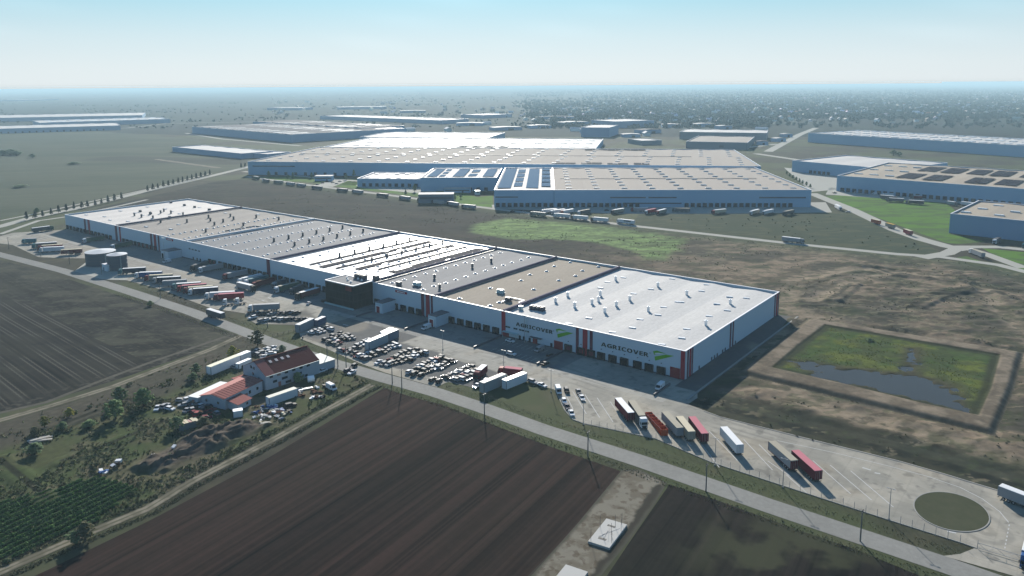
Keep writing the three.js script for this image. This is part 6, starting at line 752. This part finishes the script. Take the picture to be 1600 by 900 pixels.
{ const G1 = leafM(0.17, 0.25, 0.09), G2 = leafM(0.12, 0.185, 0.075), Y1 = leafM(0.30, 0.28, 0.03), Y2 = leafM(0.18, 0.18, 0.035), O1 = leafM(0.12, 0.12, 0.055);
  [[42, 344], [55, 341.5], [67, 339], [80, 336], [92, 333], [104, 330.5], [116, 328], [128, 325.5], [137, 324], [149, 322], [159, 319.5], [169, 317], [179, 314.5], [190, 311.5], [231, 299.5], [239, 297.5], [247, 295], [255.5, 293], [263.5, 291], [271, 289], [279, 287], [285.5, 285.5], [293, 283.5], [300, 281.5], [307, 280], [314, 277.5], [321, 275.5], [328, 274], [377, 263], [383, 261.5]].forEach((q, i) => tree(`small dark conical tree in the roadside row at the left, ${i < 20 ? ORD[i] + ' from the left' : ORD[29 - i] + ' from its right end'}`, G(...q), rr(6.2, 8.4), rr(1.5, 2.2), leafM(0.03, 0.042, 0.03), 'roadside row of small dark trees', 1));
  [[1229, 273], [1234, 276.5], [1239, 279.5], [1244, 282.5], [1249, 285], [1254, 288], [1260, 290.5], [1266, 294]].forEach((q, i) => tree(`small green tree along the right end of the beige warehouse, ${ORD[i]} from the back`, G(...q), 5, 1.7, G2, 'trees beside the beige warehouse', i));
  [[420, 278, 9], [458, 279, 8], [450, 280, 6], [487, 279, 8], [553, 276, 9], [541, 281, 8], [648, 300, 9], [634, 305, 6], [700, 312, 6], [711, 313, 5], [720, 310, 6]].forEach(([x, y, h], i) => tree(`dark young tree on the lawns behind the lorry queue, ${ORD[i]} listed from the left`, G(x, y), h, h * 0.3, G2, 'trees on the far lawns', i));
  [[225, 636, 9, 4.2, G1, 'large round green tree left of the wrecked cars'], [188, 631, 8, 3.6, G2, 'dark green tree touching the paler tree at the left'], [181, 655, 9, 4.4, G1, 'broad pale green tree at the left of the rough ground'], [109, 652, 4.2, 2.3, Y1, 'small bright yellow tree at the edge of the rough ground'], [70, 668, 5, 2.4, Y2, 'yellow brown small tree left of the bright yellow one'], [55, 683, 4.4, 2.2, O1, 'brownish bush tree beside the pale boards'], [307, 584, 5.4, 2.8, G2, 'round dark shrub above the white trailer body'], [302, 595, 4, 2.6, G2, 'lower dark shrub below the round shrub'], [278, 672, 6, 3.6, G2, 'dark tree at the left of the ruined hut'], [318, 668, 4.5, 3.2, O1, 'olive tree right of the ruined hut'], [403, 541, 9.5, 4.2, O1, 'thin grey green tree at the corner of track and road'], [466, 599, 5.4, 2.9, G1, 'green tree against the front wall of the farmhouse'], [364, 562, 7.5, 3.2, Y1, 'bright yellow green tree over the white trailer body'], [134, 845, 6.4, 3.2, O1, 'big olive bush beside the dirt track at the lower left'], [118, 850, 4.5, 2.6, G2, 'dark bush touching the olive bush by the dirt track'], [55, 710, 4.6, 3.8, G2, 'dark green thicket below the pale boards'], [140, 668, 3.2, 3.2, G1, 'low pale green thicket between ditch and tree'], [98, 672, 3.4, 2.4, G2, 'low dark bush below the yellow tree'], [235, 478, 3.4, 2.4, G1, 'lone bush on the verge across from the lorry row'], [441, 552, 4.5, 2.4, G2, 'small dark tree beside the upper farmhouse roof'], [1358, 535, 2.4, 2.4, G2, 'dark bush amid the green basin']].forEach(([x, y, h, r, m, l], i) => tree(l, G(x, y), h * 0.82, r * 0.85, m, undefined, i % 2 ? 0 : 2, 0.1));
  [[16, 242, 10, 16], [5, 243, 9, 12], [26, 243, 8, 12], [51, 247, 7, 6], [115, 257, 4, 10], [31, 293, 3.5, 9], [58, 333, 5, 3]].forEach(([x, y, h, r], i) => tree(`dark clump of bushes out on the left pasture, ${ORD[i]} listed`, G(x, y), h, r, G2, undefined, 0));
  [[1396, 243, 9, 7], [1405, 244, 7, 6], [1480, 236, 6, 6]].forEach(([x, y, h, r], i) => tree(`dark bush on the waste land before the grey blue warehouse, ${ORD[i]} from the left`, G(x, y), h, r, G2, undefined, 0));
}
// weeds, reeds and crop rows: nobody could count them
{
  const tuft = (() => { const a = []; for (let i = 0; i < 7; i++) a.push(new THREE.ConeGeometry(0.16, rr(0.5, 1.1), 3, 1, true).translate(0, 0.4, 0).rotateX(rr(-0.6, 0.6)).rotateZ(rr(-0.6, 0.6)).translate(rr(-0.35, 0.35), 0, rr(-0.35, 0.35))); return merge(a); })();
  const clump = crownGeo(9, 0.6, 0.7, 0.3, '');
  function scatter(name, label, geo, n, where, col, sz, yf) { const im = new THREE.InstancedMesh(geo, leafM(1, 1, 1), n), m4 = new THREE.Matrix4(), q = new THREE.Quaternion(), up = new THREE.Vector3(0, 1, 0), c = new THREE.Color(); for (let i = 0; i < n; i++) { const p = where(i), s = rr(...sz); m4.compose(new THREE.Vector3(p[0], yf ? yf(p[0], p[1]) : 0.08, p[1]), q.setFromAxisAngle(up, rr(0, 6.28)), new THREE.Vector3(s, s * rr(0.6, 1.2), s)); im.setMatrixAt(i, m4); const k = rr(0.6, 1.35), b = pick(col); im.setColorAt(i, c.setRGB(b[0] * k, b[1] * k, b[2] * k)); } im.name = numbered(name); im.castShadow = im.receiveShadow = true; scene.add(im); return stuff(im, label, 'plants'); }
  const inside = (poly, dens) => { const [x0, z0, x1, z1] = bounds(poly); return () => { for (let g = 0; g < 4000; g++) { const x = rr(x0, x1), z = rr(z0, z1); if (inPoly(poly, x, z) && rnd() < dens(x, z)) return [x, z]; } return [x0, z0]; }; };
  const free = (x, z) => !inPoly(heapPoly, x, z) && !inPoly(yardPoly, x, z) && !inPoly(cropPoly, x, z) && lineDist(x, z, trackB) > 14;
  scatter('weeds', 'green and straw coloured weeds over the rough ground', tuft, 3600, inside(roughPoly, (x, z) => (free(x, z) ? sm(0.4, 0.62, fbm(x / 9, z / 9, 4)) : 0.04)), [[0.10, 0.13, 0.045], [0.16, 0.15, 0.075], [0.075, 0.10, 0.035]], [0.4, 1.1], roughH);
  scatter('shrubs', 'low dark shrubs scattered over the rough ground', clump, 150, inside(roughPoly, (x, z) => (free(x, z) ? sm(0.52, 0.7, fbm(x / 12 + 3, z / 12, 4)) : 0.02)), [[0.065, 0.09, 0.034], [0.09, 0.11, 0.042]], [0.6, 1.7], roughH);
  scatter('reeds', 'yellow green reeds growing in the basin', tuft, 1400, inside(basin, (x, z) => sm(2, -5, pondIn(x, z)) * sm(0.32, 0.55, fbm(x / 10, z / 6, 4)) * sm(3, 7, polyDist(x, z, basin))), [[0.17, 0.21, 0.04], [0.26, 0.25, 0.05], [0.10, 0.14, 0.04]], [0.3, 0.6], () => 0.6);
  const rowD = furrowB, c0 = G(70, 830), nrm = [-rowD[1], rowD[0]];
  scatter('crop_rows', 'dark green leafy crop growing in rows at the lower left', clump, 6500, () => { for (;;) { const r = Math.round(rr(-14, 14)), s = rr(-90, 90), x = c0[0] + rowD[0] * s + nrm[0] * r * 2.5, z = c0[1] + rowD[1] * s + nrm[1] * r * 2.5; if (inPoly(cropPoly, x, z)) return [x + rr(-0.15, 0.15), z + rr(-0.15, 0.15)]; } }, [[0.075, 0.155, 0.035], [0.11, 0.20, 0.05]], [0.6, 1.05], () => 0.25);
  const verge = [...offsetLine(mainRoad.slice(3), 5.2)[0], ...offsetLine(mainRoad.slice(3), 9)[0].reverse()], verge2 = [...offsetLine(mainRoad.slice(3), 5.2)[1], ...offsetLine(mainRoad.slice(3), 9)[1].reverse()];
  scatter('verge_grass', 'ragged grass along the near verge of the country road', tuft, 3500, inside(verge, () => 1), [[0.10, 0.12, 0.045], [0.15, 0.14, 0.07]], [0.15, 0.42]); scatter('verge_grass', 'ragged grass along the yard side verge of the country road', tuft, 2500, inside(verge2, (x, z) => (inPoly(yardP, x, z) ? 0 : 1)), [[0.10, 0.115, 0.05], [0.15, 0.14, 0.08]], [0.12, 0.34]);
  const trk = strip(trackA, 10); scatter('verge_grass', 'ragged dark grass along the dirt track', tuft, 5000, inside(trk, (x, z) => sm(2.2, 3.4, lineDist(x, z, trackA))), [[0.08, 0.095, 0.04], [0.12, 0.115, 0.06]], [0.2, 0.55]);
  scatter('weeds', 'dry weeds and small shrubs over the waste ground', clump, 2600, inside(wastePoly, (x, z) => { const [u, v] = toUV(x, z); return (lineDist(x, z, farRoad) > 7 && u < 580 && !inPoly(bankOut, x, z) ? 1 : 0) * sm(0.5, 0.68, fbm(x / 14 + 77, z / 9, 4)); }), [[0.09, 0.093, 0.05], [0.125, 0.11, 0.07], [0.06, 0.075, 0.036]], [0.25, 0.8], (x, z) => (inPoly(eastPoly, x, z) ? eastH(x, z) : 0.08));
  scatter('shrubs', 'dark small shrubs dotted over the meadow', clump, 70, inside(GP([[1000, 345], [1290, 336], [1400, 365], [1450, 395], [1240, 377]]), () => 1), [[0.06, 0.075, 0.04]], [0.5, 1.5]);
}
renderer.render(scene, camera);
